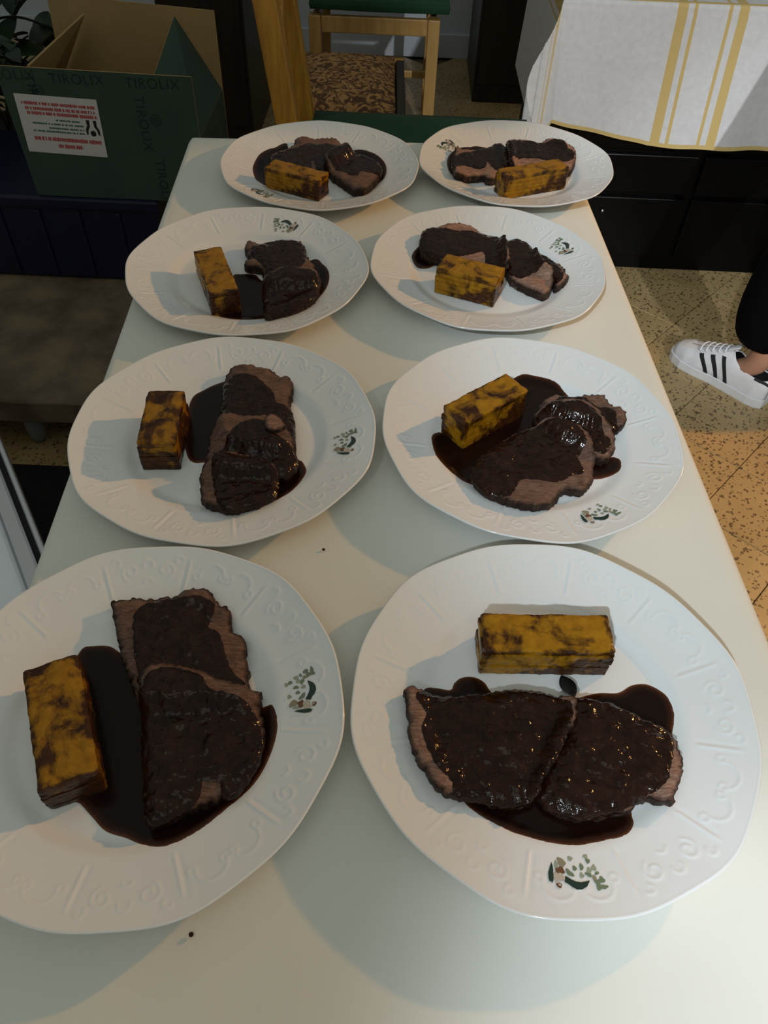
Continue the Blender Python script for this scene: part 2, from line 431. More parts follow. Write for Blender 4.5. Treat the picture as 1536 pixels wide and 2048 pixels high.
def make_print_mesh():
    """mushroom and foliage motif, centred on angle 0 of the rim; (u along the rim, v outward) in mm"""
    V = []; F = []; C = []
    DK = (0.018, 0.040, 0.030); BR = (0.16, 0.075, 0.035); CRm = (0.52, 0.46, 0.38); GN = (0.17, 0.22, 0.14); PG = (0.33, 0.36, 0.26); OL = (0.28, 0.25, 0.16)
    lift = [0.00050]
    def put(pts, col):
        lift[0] += 0.000008
        b = len(V)
        for (u, v) in pts:
            r = 0.120 + v / 1000; a = u / 120.0
            V.append((r * math.cos(a), r * math.sin(a), float(ph(r)) + lift[0])); C.append((*col, 1))
        F.append(tuple(range(b, b + len(pts))))
    def zz(p): return ((700 - p[1]) / 26.8, (p[0] - 620) / 26.8)
    def ell(x, y, a, b, rot, col):
        pts = []; rr = math.radians(rot); n = 12
        for k in range(n):
            t = -2 * PI * k / n; j = 1 + 0.16 * math.sin(3 * t + x) + 0.08 * math.sin(5 * t + y)
            px, py = a * j * math.cos(t), b * j * math.sin(t)
            pts.append(zz((x + px * math.cos(rr) - py * math.sin(rr), y + px * math.sin(rr) + py * math.cos(rr))))
        put(pts, col)
    for (x, y, a, b, rt, c) in [(520, 350, 55, 45, 20, PG), (640, 600, 50, 38, 0, PG), (340, 750, 42, 50, 0, PG), (310, 440, 42, 48, 0, PG), (560, 450, 60, 40, 30, PG),
                                (420, 930, 95, 70, -30, OL), (470, 1030, 70, 35, 0, PG), (390, 420, 46, 42, 0, GN), (490, 570, 64, 36, 8, GN), (515, 700, 46, 38, 0, GN),
                                (600, 805, 88, 42, -45, GN), (740, 285, 58, 48, 0, GN), (862, 300, 36, 74, 10, GN), (770, 370, 44, 56, 30, GN), (860, 380, 62, 34, 0, GN),
                                (620, 330, 26, 44, -25, GN), (632, 480, 36, 62, 30, GN), (690, 400, 40, 36, 0, OL), (570, 950, 66, 62, 0, BR), (580, 1010, 60, 40, 0, BR),
                                (690, 970, 74, 68, 0, CRm), (700, 1050, 92, 38, 0, CRm), (838, 1010, 46, 46, 0, BR), (826, 1000, 22, 22, 0, CRm), (645, 1130, 175, 42, 4, DK)]:
        ell(x, y, a, b, rt, c)
    # curved dark leaf as a strip
    Lc = [((735, 490), (740, 492)), ((752, 580), (835, 560)), ((762, 650), (885, 650)), ((752, 720), (890, 735)), ((720, 790), (840, 815)), ((680, 850), (790, 870)), ((662, 890), (770, 915))]
    lift[0] += 0.00001
    for k in range(len(Lc) - 1):
        b = len(V)
        for p in (Lc[k][0], Lc[k][1], Lc[k + 1][1], Lc[k + 1][0]):
            u, v = zz(p); r = 0.120 + v / 1000; a = u / 120.0
            V.append((r * math.cos(a), r * math.sin(a), float(ph(r)) + lift[0])); C.append((*DK, 1))
        F.append((b, b + 1, b + 2, b + 3))
    me = mesh('floral_print', V, F, False)
    at = me.attributes.new('pcol', 'FLOAT_COLOR', 'POINT')
    at.data.foreach_set('color', np.array(C, np.float32).ravel())
    bm = bmesh.new(); bm.from_mesh(me)
    for f in bm.faces:
        f.normal_update()
        if f.normal.z < 0: f.normal_flip()
    bm.to_mesh(me); bm.free()
    return me
print_me = make_print_mesh(); print_me.materials.append(M['print'])
CEN = [(-0.171, 0.2545), (0.130, 0.274), (-0.159, 0.552), (0.142, 0.573), (-0.182, 0.851), (0.117, 0.882), (-0.119, 1.147), (0.177, 1.183)]
DECAL = [10.3, -88.6, -2.4, -63.4, 74.6, 30.0, -128.9, 150.6]
ROW = ['nearest row', 'second-nearest row', 'third-nearest row', 'farthest row']
WHERE = ['%s plate of the %s' % (('left', 'right')[i % 2], ROW[i // 2]) for i in range(8)]
for i in range(8):
    o = bpy.data.objects.new('dinner_plate', plate_me); COL.objects.link(o)
    o.location = (*CEN[i], ZT); o.rotation_euler = (0, 0, math.radians(DECAL[i] - 15))
    o.scale = (0.988, 0.988, 1)
    tag(o, 'white scalloped porcelain plate with embossed rim, %s one of the %s' % (('left', 'right')[i % 2], ROW[i // 2]), 'plate', 'eight plates on the long table')
    d = bpy.data.objects.new('floral_print', print_me); COL.objects.link(d); d.parent = o
    d.rotation_euler = (0, 0, math.radians(15)); d['label'] = 'small green and brown mushroom motif'

# ------------------------------------------------------------------ food
FOOD = [
    {'sauce':[(-61,54),(-52,58),(-39,58),(-24,50),(6,43),(65,18),(85,12),(94,14),(99,5),(101,-8),(99,-25),(93,-43),(84,-56),(73,-67),(63,-77),(51,-86),(37,-92),(24,-91),(11,-86),(-4,-82),(-16,-73),(-26,-65),(-36,-59),(-45,-24),(-61,32)],'slices':[([(-43,91),(-30,94),(-15,96),(7,100),(13,105),(25,106),(34,103),(40,94),(51,87),(56,72),(66,64),(70,49),(74,37),(75,22),(67,10),(3,6),(-10,21),(-21,37),(-31,59),(-38,74)],[(-18,86),(9,94),(35,92),(34,71),(44,65),(56,38),(65,27),(71,21),(6,16),(-7,35),(-16,61)]),([(-3,22),(2,32),(10,34),(21,33),(39,30),(53,24),(65,21),(78,18),(86,21),(86,12),(89,-1),(93,-15),(92,-32),(86,-46),(78,-58),(64,-63),(49,-70),(35,-77),(25,-80),(20,-65),(13,-43),(6,-17),(0,3)],[(3,8),(13,26),(40,21),(50,10),(77,4),(88,-15),(90,-34),(83,-54),(73,-59),(70,-49),(54,-49),(53,-61),(44,-70),(27,-77),(16,-44)])],'potato':[(-88,20),(-50,34),(-11,-54),(-44,-71)],'h':0.026},
    {'sauce':[(-96,5),(-92,14),(-83,15),(-73,14),(-70,20),(-64,25),(-55,26),(-47,22),(-42,14),(-31,4),(11,6),(27,13),(41,17),(56,18),(68,25),(81,26),(92,17),(95,3),(92,-10),(86,-21),(69,-41),(51,-68),(49,-83),(41,-91),(27,-95),(8,-99),(-10,-98),(-29,-94),(-43,-89),(-58,-81),(-67,-73),(-74,-58),(-90,-21)],'slices':[([(20,6),(41,5),(58,-1),(69,-9),(81,-13),(88,-23),(88,-38),(86,-50),(77,-64),(74,-71),(56,-67),(45,-75),(21,-81),(3,-81),(-15,-70),(-9,-51),(6,-25)],[(19,2),(49,0),(73,-13),(83,-23),(74,-47),(68,-57),(53,-65),(36,-75),(8,-80),(-12,-70),(-4,-50),(13,-23)]),([(-108,5),(-99,7),(-74,4),(-40,10),(-15,12),(2,9),(16,6),(15,-16),(5,-29),(-2,-44),(-14,-59),(-19,-71),(-38,-76),(-57,-73),(-72,-73),(-83,-70),(-91,-61),(-99,-49),(-104,-36),(-106,-21)],[(-97,1),(-74,0),(-33,6),(0,4),(11,-7),(0,-34),(-14,-57),(-21,-70),(-39,-75),(-55,-72),(-70,-73),(-74,-61),(-85,-50),(-93,-28),(-90,-15)])],'potato':[(-53,64),(47,67),(50,33),(-50,29)],'h':0.032,'leaf':[(13,29),(20,10)]},
    {'sauce':[(-48,59),(-38,77),(-22,89),(-3,94),(34,78),(59,33),(65,20),(71,-17),(78,-25),(83,-39),(79,-56),(70,-72),(54,-85),(37,-93),(17,-90),(0,-50),(-13,-32),(-26,-32),(-35,-23),(-44,7)],'slices':[([(-15,90),(-7,102),(6,104),(20,100),(32,97),(42,89),(54,86),(58,69),(56,52),(62,35),(66,10),(69,-14),(48,-27),(6,-18),(-9,31),(-13,64)],[(-12,80),(7,87),(21,79),(37,59),(41,46),(57,37),(63,15),(66,-19),(48,-20),(14,-1),(-3,14),(-11,52)]),([(-10,15),(4,19),(21,17),(42,18),(59,3),(68,-14),(73,-32),(69,-49),(52,-56),(12,-56),(-10,-43),(-14,-20),(-15,2)],[(18,-1),(36,4),(46,-11),(60,-22),(69,-27),(73,-42),(64,-53),(5,-57),(-6,-41),(6,-26)]),([(-14,-60),(-11,-46),(9,-36),(30,-40),(51,-47),(58,-55),(59,-77),(56,-85),(44,-95),(21,-104),(8,-99),(-2,-94),(-8,-84)],[(0,-46),(21,-45),(52,-54),(58,-78),(55,-87),(38,-97),(20,-103),(13,-97),(5,-74)])],'potato':[(-77,30),(-46,35),(-35,-45),(-75,-43)],'h':0.034,'chip':[(40,6),(49,10),(61,-7),(44,-12)]},
    {'sauce':[(-98,-5),(-91,5),(-74,13),(-26,77),(-2,99),(17,99),(37,92),(47,79),(61,48),(73,-15),(85,-19),(90,-26),(86,-41),(72,-48),(59,-51),(27,-48),(-15,-62),(-60,-66),(-76,-57),(-90,-40),(-96,-26)],'slices':[([(14,41),(32,63),(45,59),(59,63),(72,63),(83,58),(90,43),(98,40),(101,24),(95,14),(84,10),(65,12),(34,23)],[(37,52),(59,55),(70,41),(85,35),(87,22),(87,9),(70,11),(38,32)]),([(8,28),(27,39),(50,44),(68,35),(76,16),(85,4),(85,-11),(80,-24),(71,-32),(60,-31),(50,-20),(26,-3)],[(12,23),(43,34),(63,24),(71,2),(77,-10),(71,-23),(59,-20),(42,-9)]),([(-61,-62),(-56,-44),(-34,-19),(-11,1),(7,11),(24,13),(43,8),(56,-7),(59,-28),(58,-49),(53,-66),(42,-76),(26,-76),(19,-85),(10,-98),(-5,-104),(-20,-101),(-35,-96),(-50,-86)],[(-59,-60),(-35,-27),(-8,-3),(20,5),(41,0),(49,-18),(40,-37),(44,-54),(35,-57),(18,-66),(-14,-66),(-25,-83),(-31,-91),(-47,-87)])],'potato':[(-88,5),(-22,67),(-1,34),(-67,-16)],'h':0.034},
    {'sauce':[(-21,1),(-11,7),(6,7),(24,-5),(72,47),(91,32),(100,9),(100,-20),(93,-46),(83,-63),(68,-76),(54,-86),(36,-94),(13,-98),(-7,-96),(-22,-89),(-26,-79),(-20,-68),(-12,-38)],'slices':[([(-11,71),(5,65),(26,73),(50,75),(62,64),(69,39),(79,20),(86,-3),(91,-33),(51,-47),(27,-46),(20,-9),(14,6),(-5,9),(-7,21),(0,25),(-9,41),(-13,57)],[(3,53),(27,64),(56,64),(66,26),(63,-2),(85,-16),(86,-31),(42,-38),(27,-13),(22,6),(5,24),(-1,36)]),([(24,-39),(39,-15),(63,-9),(85,-15),(92,-40),(88,-65),(79,-78),(64,-91),(51,-97),(36,-103),(32,-81),(26,-57)],[(27,-47),(41,-27),(65,-21),(85,-31),(87,-63),(75,-79),(62,-91),(51,-96),(37,-101),(34,-79)])],'potato':[(-67,7),(-35,16),(3,-76),(-30,-91)],'h':0.03},
    {'sauce':[(-78,73),(-72,80),(-62,88),(-51,94),(-36,78),(-5,90),(27,75),(30,26),(-8,23),(-46,31),(-55,31),(-65,18),(-76,9),(-89,10),(-96,23),(-94,38),(-84,59)],'slices':[([(67,37),(79,32),(92,15),(97,0),(96,-11),(100,-19),(92,-34),(83,-39),(81,-24),(70,-10),(64,9)],[(68,26),(79,21),(89,2),(91,-21),(83,-33),(79,-18),(69,0)]),([(26,63),(42,73),(57,66),(65,45),(65,21),(71,-2),(80,-17),(77,-43),(67,-56),(52,-47),(37,-35),(28,-21),(24,-2),(22,33)],[(26,53),(41,65),(55,58),(63,36),(64,12),(70,-3),(53,-16),(40,-25),(29,-11),(23,20)]),([(-76,79),(-61,87),(-50,94),(-31,100),(-11,94),(2,84),(19,77),(24,67),(27,38),(26,-2),(9,0),(-11,9),(-40,10),(-63,14),(-83,32),(-85,61)],[(-76,74),(-51,78),(-21,79),(20,67),(23,40),(19,0),(3,3),(-2,30),(-23,24),(-42,17),(-67,16),(-82,35)])],'potato':[(-52,-10),(20,-39),(2,-73),(-69,-46)],'h':0.033},
    {'sauce':[(-102,4),(-98,39),(-87,60),(-78,68),(-62,85),(-43,68),(42,82),(74,69),(93,42),(100,11),(97,-17),(88,-29),(78,-28),(26,8),(-50,-53),(-70,-51),(-89,-44),(-98,-23)],'slices':[([(-79,27),(-65,47),(-50,64),(-46,85),(-36,92),(-19,93),(-2,95),(16,94),(27,80),(32,63),(41,39),(27,0),(4,-21),(-32,-20),(-65,-5)],[(-73,15),(-59,36),(-40,48),(-20,65),(12,63),(30,50),(34,17),(18,-13),(0,-19),(-7,8),(-17,7),(-16,-16),(-41,-10)]),([(9,21),(35,58),(55,45),(72,37),(88,20),(92,-3),(86,-40),(79,-66),(68,-80),(52,-69),(34,-45),(17,-24),(7,-2)],[(15,15),(41,42),(66,30),(88,8),(91,-19),(79,-20),(59,-18),(55,-32),(39,-24),(17,-8)])],'potato':[(-65,-24),(19,-62),(5,-90),(-74,-56)],'h':0.03},
    {'sauce':[(-104,11),(-99,35),(-87,57),(-67,72),(-35,81),(81,71),(92,52),(81,31),(-10,-2),(-29,-40),(-51,-39),(-60,-29),(-45,-18),(-28,-18),(-49,-1),(-79,-9),(-83,-29),(-91,-39),(-98,-33),(-103,-16)],'slices':[([(-93,21),(-88,47),(-75,41),(-48,46),(-29,67),(-18,73),(-4,46),(-4,-4),(-18,-25),(-34,-50),(-47,-51),(-51,-42),(-89,-54),(-96,-46),(-98,-4)],[(-91,9),(-65,25),(-30,57),(-19,63),(-8,28),(-14,-17),(-31,-28),(-42,0),(-48,9),(-52,-25),(-88,-19),(-96,-39)]),([(-6,77),(-1,89),(24,90),(45,80),(61,86),(77,80),(89,66),(97,50),(93,11),(80,-15),(71,-1),(31,0),(-5,-14),(-10,25)],[(-7,64),(16,77),(48,70),(76,74),(83,48),(92,28),(70,11),(32,17),(6,15),(-6,-1)])],'potato':[(-28,-66),(66,-23),(67,-53),(-32,-97)],'h':0.033}]
def resample(poly, step, jit=0.0, seed=0):
    P = [Vector(p) / 1000 for p in poly]; n = len(P); out = []
    for i in range(n):
        p0, p1, p2, p3 = P[i - 1], P[i], P[(i + 1) % n], P[(i + 2) % n]
        m = max(1, int(round((p2 - p1).length / step)))
        for k in range(m):
            t = k / m
            q = 0.5 * ((2 * p1) + (p2 - p0) * t + (2 * p0 - 5 * p1 + 4 * p2 - p3) * t * t + (3 * p1 - p0 - 3 * p2 + p3) * t ** 3)
            out.append(q)
    if jit:
        r = []
        for k, q in enumerate(out):
            nn = (out[(k + 1) % len(out)] - out[k - 1]); nn = Vector((nn.y, -nn.x)); 
            if nn.length > 0: nn.normalize()
            f = mnoise.noise((q.x * 260, q.y * 260, seed)) + 0.6 * mnoise.noise((q.x * 700, q.y * 700, seed + 5))
            r.append(q + nn * f * jit)
        out = r
    return np.array([(q.x, q.y) for q in out])
def sdist(pts, poly):
    """signed distance, positive inside"""
    a = poly; b = np.roll(poly, -1, 0); ab = b - a
    ap = pts[:, None, :] - a[None]
    t = np.clip((ap * ab[None]).sum(-1) / np.maximum((ab ** 2).sum(-1), 1e-14)[None], 0, 1)
    d = np.sqrt(((ap - t[..., None] * ab[None]) ** 2).sum(-1)).min(1)
    y0, y1 = a[:, 1][None], b[:, 1][None]; py = pts[:, 1][:, None]; px = pts[:, 0][:, None]
    cond = (y0 > py) != (y1 > py)
    xi = a[:, 0][None] + (py - y0) * (b[:, 0] - a[:, 0])[None] / np.where(np.abs(y1 - y0) < 1e-12, 1e-12, y1 - y0)
    ins = (cond & (px < xi)).sum(1) % 2 == 1
    return np.where(ins, d, -d)
def blob_mesh(name, outline, base_fn, top_fn, step, seed=0, bottom=True):
    """closed slab: outline (m, local), base_fn(pts)->z, top_fn(pts,d)->height above base"""
    lo, hi = outline.min(0), outline.max(0); rng = random.Random(seed)
    gx = np.arange(lo[0], hi[0], step); gy = np.arange(lo[1], hi[1], step * 0.87); pts = []
    for j, y in enumerate(gy):
        for x in gx: pts.append((x + (step / 2 if j % 2 else 0) + rng.uniform(-.15, .15) * step, y + rng.uniform(-.15, .15) * step))
    pts = np.array(pts); d = sdist(pts, outline); pts = pts[d > step * 0.5]
    nb = len(outline); allp = np.concatenate([outline, pts])
    r = delaunay_2d_cdt([Vector(p) for p in allp], [], [list(range(nb))], 1, 1e-7)
    vs = np.array([(v.x, v.y) for v in r[0]]); fs = [tuple(f) for f in r[2]]
    isb = [any(k < nb for k in orig) for orig in r[3]]
    dd = np.abs(sdist(vs, outline)); dd[np.array(isb)] = 0
    zb = base_fn(vs); zt = zb + top_fn(vs, dd)
    n = len(vs)
    V = [(vs[i, 0], vs[i, 1], zt[i]) for i in range(n)] + [(vs[i, 0], vs[i, 1], zb[i]) for i in range(n)]
    F = []; edges = {}
    for f in fs:
        ar = 0.0
        for k in range(len(f)): p, q = vs[f[k]], vs[f[(k + 1) % len(f)]]; ar += p[0] * q[1] - q[0] * p[1]
        if ar < 0: f = f[::-1]
        F.append(f)
        if bottom: F.append(tuple(x + n for x in f[::-1]))
        for k in range(len(f)): edges[(f[k], f[(k + 1) % len(f)])] = True
    for (a, b) in list(edges):
        if (b, a) not in edges: F.append((b, a, a + n, b + n))
    me = mesh(name, V, F)
    me.set_sharp_from_angle(angle=math.radians(48))
    at = me.attributes.new('edge', 'FLOAT', 'POINT'); at.data.foreach_set('value', np.concatenate([dd, dd * 0]).astype(np.float32) * 1000)
    return me
def nz(pts, s, seed): return np.array([mnoise.noise((p[0] * s, p[1] * s, seed)) for p in pts])
def smooth(x): x = np.clip(x, 0, 1); return x * x * (3 - 2 * x)

def potato_block(i, corners, h, mat, sd):
    P = [Vector(p) / 1000 for p in corners]
    e = [(P[1] - P[0] + P[2] - P[3]) / 2, (P[3] - P[0] + P[2] - P[1]) / 2]
    if e[0].length >= e[1].length: ax, L, Wd = e[0].normalized(), e[0].length, e[1].length
    else: ax, L, Wd = e[1].normalized(), e[1].length, e[0].length
    c = sum(P, Vector((0, 0))) / 4
    zf = float(ph(0.05)) + 0.0012
    root = empty('potato_block', (CEN[i][0] + c.x, CEN[i][1] + c.y, ZT + zf), math.atan2(ax.y, ax.x),
                 'golden browned layered potato block on the %s' % WHERE[i], 'potato block', 'potato blocks on the plates')
    n = 6; rng = random.Random(sd); t = h / n; st = 0.0022
    for k in range(n):
        top = (k == n - 1)
        ins = rng.uniform(-0.0003, 0.0004); ox, oy = rng.uniform(-.0003, .0003), rng.uniform(-.0003, .0003)
        hx, hy = L / 2 - ins, Wd / 2 - ins; rc = 0.0015
        out = []
        def run(a, b):
            m = max(1, int((b - a).length / st))
            for q in range(m): out.append(a + (b - a) * q / m)
        cs = [(-hx + rc, -hy), (hx - rc, -hy), (hx, -hy + rc), (hx, hy - rc), (hx - rc, hy), (-hx + rc, hy), (-hx, hy - rc), (-hx, -hy + rc)]
        cs = [Vector(q) for q in cs]
        for q in range(8): run(cs[q], cs[(q + 1) % 8])
        o2 = []
        for q in out:
            j = 0.0007 * mnoise.noise((q.x * 150, q.y * 150, k * 3.1 + sd)) + 0.0005 * mnoise.noise((q.x * 420, q.y * 420, k + sd))
            o2.append((q.x * (1 + j / hx) + ox, q.y * (1 + j / hy) + oy))
        out = np.array(o2)
        z0 = k * t
        def base(p, z0=z0, k=k): return z0 + (0 * p[:, 0] if k == 0 else 0.00025 * nz(p, 60, sd))
        if top:
            def topf(p, d): return t * 1.0 - 0.0010 * np.exp(-d / 0.0012) + 0.0009 * nz(p, 55, sd) + 0.0006 * nz(p, 160, sd + 2)
            me = blob_mesh('layer', out, base, topf, 0.0024, sd)
        else:
            def topf(p, d): return t * 0.985 - 0.0003 * np.exp(-d / 0.0006) + 0.00025 * nz(p, 60, sd)
            me = blob_mesh('layer', out, base, topf, 0.008, sd)
            # side layers: brown only where the noise says so
            a = me.attributes['edge']; v = np.zeros(len(me.vertices), np.float32)
            v[:] = 3.2 if k not in (0,) else 1.2
            ce = [abs(abs(q.co.x) - L / 2) < .004 and abs(abs(q.co.y) - Wd / 2) < .004 for q in me.vertices]
            v[np.array(ce)] = 0.5
            a.data.foreach_set('value', v)
        link('layer', me, mat, root)
    return root
POTM = ['a', 'b', 'c', 'd', 'e', 'f', 'f', 'e']
ORD = {2: ['far', 'near'], 3: ['far', 'middle', 'near']}
SLN = [['farther', 'nearer'], ['right', 'left'], ['farthest', 'middle', 'nearest'], ['farthest', 'middle', 'nearest'], ['farther', 'nearer'], ['right end', 'middle', 'left end'], ['left', 'right'], ['left', 'right']]
NUM = {2: 'two', 3: 'three'}
food_objs = []
for i, fd in enumerate(FOOD):
    loc = (CEN[i][0], CEN[i][1], ZT)
    # gravy pool lying in the well
    ol = resample(fd['sauce'], 0.0022)
    me = blob_mesh('gravy_pool', ol, lambda p: ph(np.hypot(p[:, 0], p[:, 1])) + 0.00015, lambda p, d: 0.0002 + 0.0011 * (1 - np.exp(-d / 0.0014)), 0.0032, i)
    tag(link('gravy_pool', me, M['gravy'], None, loc), 'dark brown gravy pooled under the meat on the %s' % WHERE[i], 'gravy', 'gravy pools on the plates')
    # slices of roast, later ones drape over earlier ones
    T = 0.0125 if i < 4 else 0.0145
    prev = []
    for k, (so, co) in enumerate(fd['slices']):
        sd = i * 10 + k; pk = list(prev)
        out = resample(so, 0.0020, 0.0022, sd)
        def base(p, pk=pk):
            z = ph(np.hypot(p[:, 0], p[:, 1])) + 0.0013
            for (po, pt) in pk: z = z + pt * 0.92 * smooth((sdist(p, po) + 0.010) / 0.013)
            return z
        def top(p, d, sd=sd):
            return T * (0.62 + 0.38 * (1 - np.exp(-d / 0.0045))) + (0.0020 * nz(p, 45, sd) + 0.0013 * nz(p, 130, sd + 3) + 0.0004 * nz(p, 380, sd + 8)) * smooth(d / 0.003 + .35)
        me = blob_mesh('roast_slice', out, base, top, 0.0024 if i < 4 else 0.003, sd)
        o = tag(link('roast_slice', me, M['meat_pink'] if i in (1, 5, 7) else M['meat'], None, loc),
                '%s of %s roast meat slices on the %s' % (SLN[i][k], NUM[len(fd['slices'])], WHERE[i]), 'meat slice', 'roast meat slices on the plates')
        # gravy poured over the slice
        cp = resample(co, 0.0022, 0.0014, sd + 50)
        nx_ = np.roll(cp, -1, 0) - np.roll(cp, 1, 0); nx_ = np.stack([nx_[:, 1], -nx_[:, 0]], 1); nx_ /= np.maximum(np.linalg.norm(nx_, axis=1), 1e-9)[:, None]
        if sdist(cp[:1] + nx_[:1] * 1e-4, cp)[0] > 0: nx_ = -nx_
        cp = cp + nx_ * 0.0030
        ds = sdist(cp, out); g = cp.copy()
        for q in range(len(g)):          # gravy may run a little down the side of the slice, no further
            if ds[q] < -0.0022: g[q] = g[q] - nx_[q] * min(0.004, -ds[q] - 0.0022)
        def cbase(p):
            s = sdist(p, out); ins = base(p) + top(p, np.maximum(s, 0)) - 0.0003
            lo = ph(np.hypot(p[:, 0], p[:, 1])) + 0.0012
            return np.where(s >= 0, ins, lo + (ins - lo) * (1 - smooth(-s / 0.0045)))
        def ctop(p, d, sd=sd): return 0.0006 + 0.0010 * (1 - np.exp(-d / 0.0015)) + (0.0009 * nz(p, 150, sd + 20) + 0.00055 * nz(p, 340, sd + 31)) * smooth(d / .0015)
        c = link('gravy_coat', blob_mesh('gravy_coat', g, cbase, ctop, 0.0014 if i < 4 else 0.0022, sd + 5), M['coat'], o)
        c['label'] = 'glossy dark gravy over the slice'
        prev.append((out, T))
    if 'chip' in fd:
        out = resample(fd['chip'], 0.002, 0.0008, 77)
        me = blob_mesh('meat_chip', out, lambda p: np.full(len(p), float(ph(0.03)) + 0.0013 + 0.0245 + 0.0006), lambda p, d: 0.003 + 0.002 * (1 - np.exp(-d / .002)) + 0.0006 * nz(p, 200, 3), 0.002, 3)
        tag(link('meat_chip', me, M['meat_pink'], None, loc), 'small pale chip of meat lying on the roast slices', 'meat chip')
    potato_block(i, fd['potato'], fd['h'], M['potato_' + POTM[i]], i * 3 + 1)
    if 'leaf' in fd:
        a, b = [Vector(p) / 1000 for p in fd['leaf']]; ax = (b - a); pr = Vector((-ax.y, ax.x)).normalized(); V = []; F = []
        for k in range(9):
            t = k / 8; w = 0.0062 * math.sin(PI * min(1, t * 0.95 + .02)) ** 0.8
            for s in (-1, 0, 1):
                q = a + ax * t + pr * (w * s); V.append((q.x, q.y, 0.0100 + 0.004 * t - (0.0012 if s == 0 else 0)))
        for k in range(8):
            for s in range(2): F.append((k * 3 + s, k * 3 + s + 1, k * 3 + s + 4, k * 3 + s + 3))
        lf = link('herb_leaf', mesh('herb_leaf', V, F), plain('charred_leaf', (0.007, 0.007, 0.007), 0.5), None, loc)
        md = lf.modifiers.new('thick', 'SOLIDIFY'); md.thickness = 0.0006
        tag(lf, 'small blackened herb leaf between potato and meat on the %s' % WHERE[i], 'leaf')
def crumb(x, y, z, r, mat, name, label):
    bm = bmesh.new(); bmesh.ops.create_icosphere(bm, subdivisions=2, radius=r)
    for v in bm.verts: v.co *= 1 + 0.35 * mnoise.noise(v.co * 400); v.co.z *= 0.6
    tag(link(name, bm_mesh(name, bm, True), mat, None, (x, y, z + r * 0.5)), label, 'crumb')
crumb(-0.108, 0.115, ZT, 0.0016, M['meat'], 'crumb', 'tiny brown crumb on the cloth in front of the nearest left plate')
crumb(-0.0525, 0.425, ZT, 0.0014, M['meat'], 'crumb', 'tiny dark crumb on the cloth between the left plates of the two nearest rows')
# ------------------------------------------------------------------ second table with the striped cloth
T2X0, T2X1, T2Y0, T2Y1, T2Z = 0.385, 1.75, 2.20, 2.85, 0.735
side = empty('side_table', (0, 0, 0), 0, 'black table under the yellow-striped cloth at the right', 'table')
box('tabletop', (T2X0 + .01, T2Y0 + .012, T2Z - .032), (T2X1, T2Y1, T2Z - .004), M['black'], side)
for x in (T2X0 + .05, T2X1 - .06):
    for y in (T2Y0 + .06, T2Y1 - .06): box('leg', (x - .025, y - .025, 0), (x + .025, y + .025, T2Z - .033), M['black'], side)
def mk_striped():
    t = NT('striped_linen'); uv = t.n('ShaderNodeAttribute', attribute_name='cuv')
    sp = t.n('ShaderNodeSeparateXYZ'); t.l(uv.outputs['Vector'], sp.inputs[0]); u, v = sp.outputs[0], sp.outputs[1]
    def band(c, a, b): return t.math('MULTIPLY', t.math('GREATER_THAN', c, a), t.math('LESS_THAN', c, b))
    f = band(u, 0.284, 0.309)
    for (c, a, b) in ((u, 0.324, 0.333), (u, 0.410, 0.419), (u, 0.436, 0.460), (u, -0.034, -0.006), (u, -0.055, -0.049), (v, 0.322, 0.345), (v, -0.020, -0.006), (u, 1.02, 1.06)):
        f = t.math('MAXIMUM', f, band(c, a, b))
    n = t.noise(70, 4)
    t.base(t.mix(f, t.ramp(n, [(0.3, (0.70, 0.69, 0.69)), (0.7, (0.78, 0.77, 0.77))]), (0.68, 0.50, 0.20))); t.rough(0.8, 0.2)
    t.bump(t.noise(12, 4), 0.3, 0.008); return t.m
def striped_cloth():
    V = []; F = []; UV = []
    us = np.concatenate([np.linspace(-0.34, -0.012, 70), np.linspace(-0.008, 0.012, 7), np.linspace(0.02, 1.36, 110)])     # along the front edge from the left corner
    vs = np.concatenate([np.linspace(-0.60, -0.03, 18), np.linspace(-0.02, 0.012, 8), np.linspace(0.02, 0.333, 60)])         # from the back over the front edge down
    r = 0.010
    def fold(d):
        if d < -r: return d, 0.0
        L = r * PI / 2
        if d < -r + L: th = (d + r) / r; return -r + r * math.sin(th), r * (1 - math.cos(th))
        return 0.0, r + (d + r - L)
    for v in vs:
        for u in us:
            y, dy = fold(v); x, dx = fold(-u); x = -x
            drop = max(dx, dy) + 0.12 * min(dx, dy); fl = min(dx, dy)
            X = T2X0 + x; Y = T2Y0 - y; ZZ = T2Z - drop
            if u > 0 and dy > 0.02:
                w = 0.010 * math.sin(u * 16 + 1.0) + 0.006 * math.sin(u * 41)
                Y -= dy * (0.05 + w * 2.0); X += dy * 0.055
                ZZ += dy * 0.16 * max(0, 1 - u / 0.28)      # hem rises towards the corner
            if fl > 0:
                X -= 0.42 * fl * math.exp(-((fl - 0.13) / 0.11) ** 2); Y -= 0.22 * fl
            elif dx > 0.02: X -= dx * 0.05
            V.append((X, Y, ZZ)); UV.append((u, v, 0))
    nu = len(us)
    for j in range(len(vs) - 1):
        for i in range(nu - 1): F.append((j * nu + i, (j + 1) * nu + i, (j + 1) * nu + i + 1, j * nu + i + 1))
    me = mesh('striped_tablecloth', V, F)
    a = me.attributes.new('cuv', 'FLOAT_VECTOR', 'POINT'); a.data.foreach_set('vector', np.array(UV, np.float32).ravel())
    return me
o = link('striped_tablecloth', striped_cloth(), mk_striped())
tag(o, 'white cloth with yellow stripes and yellow hem hanging off the side table', 'tablecloth')
cab = empty('black_cabinet', (0, 0, 0), 0, 'glossy black low cabinet standing under the yellow-striped cloth', 'cabinet')
box('body', (0.47, 2.235, 0.0), (1.63, 2.70, 0.69), M['black_gloss'], cab)
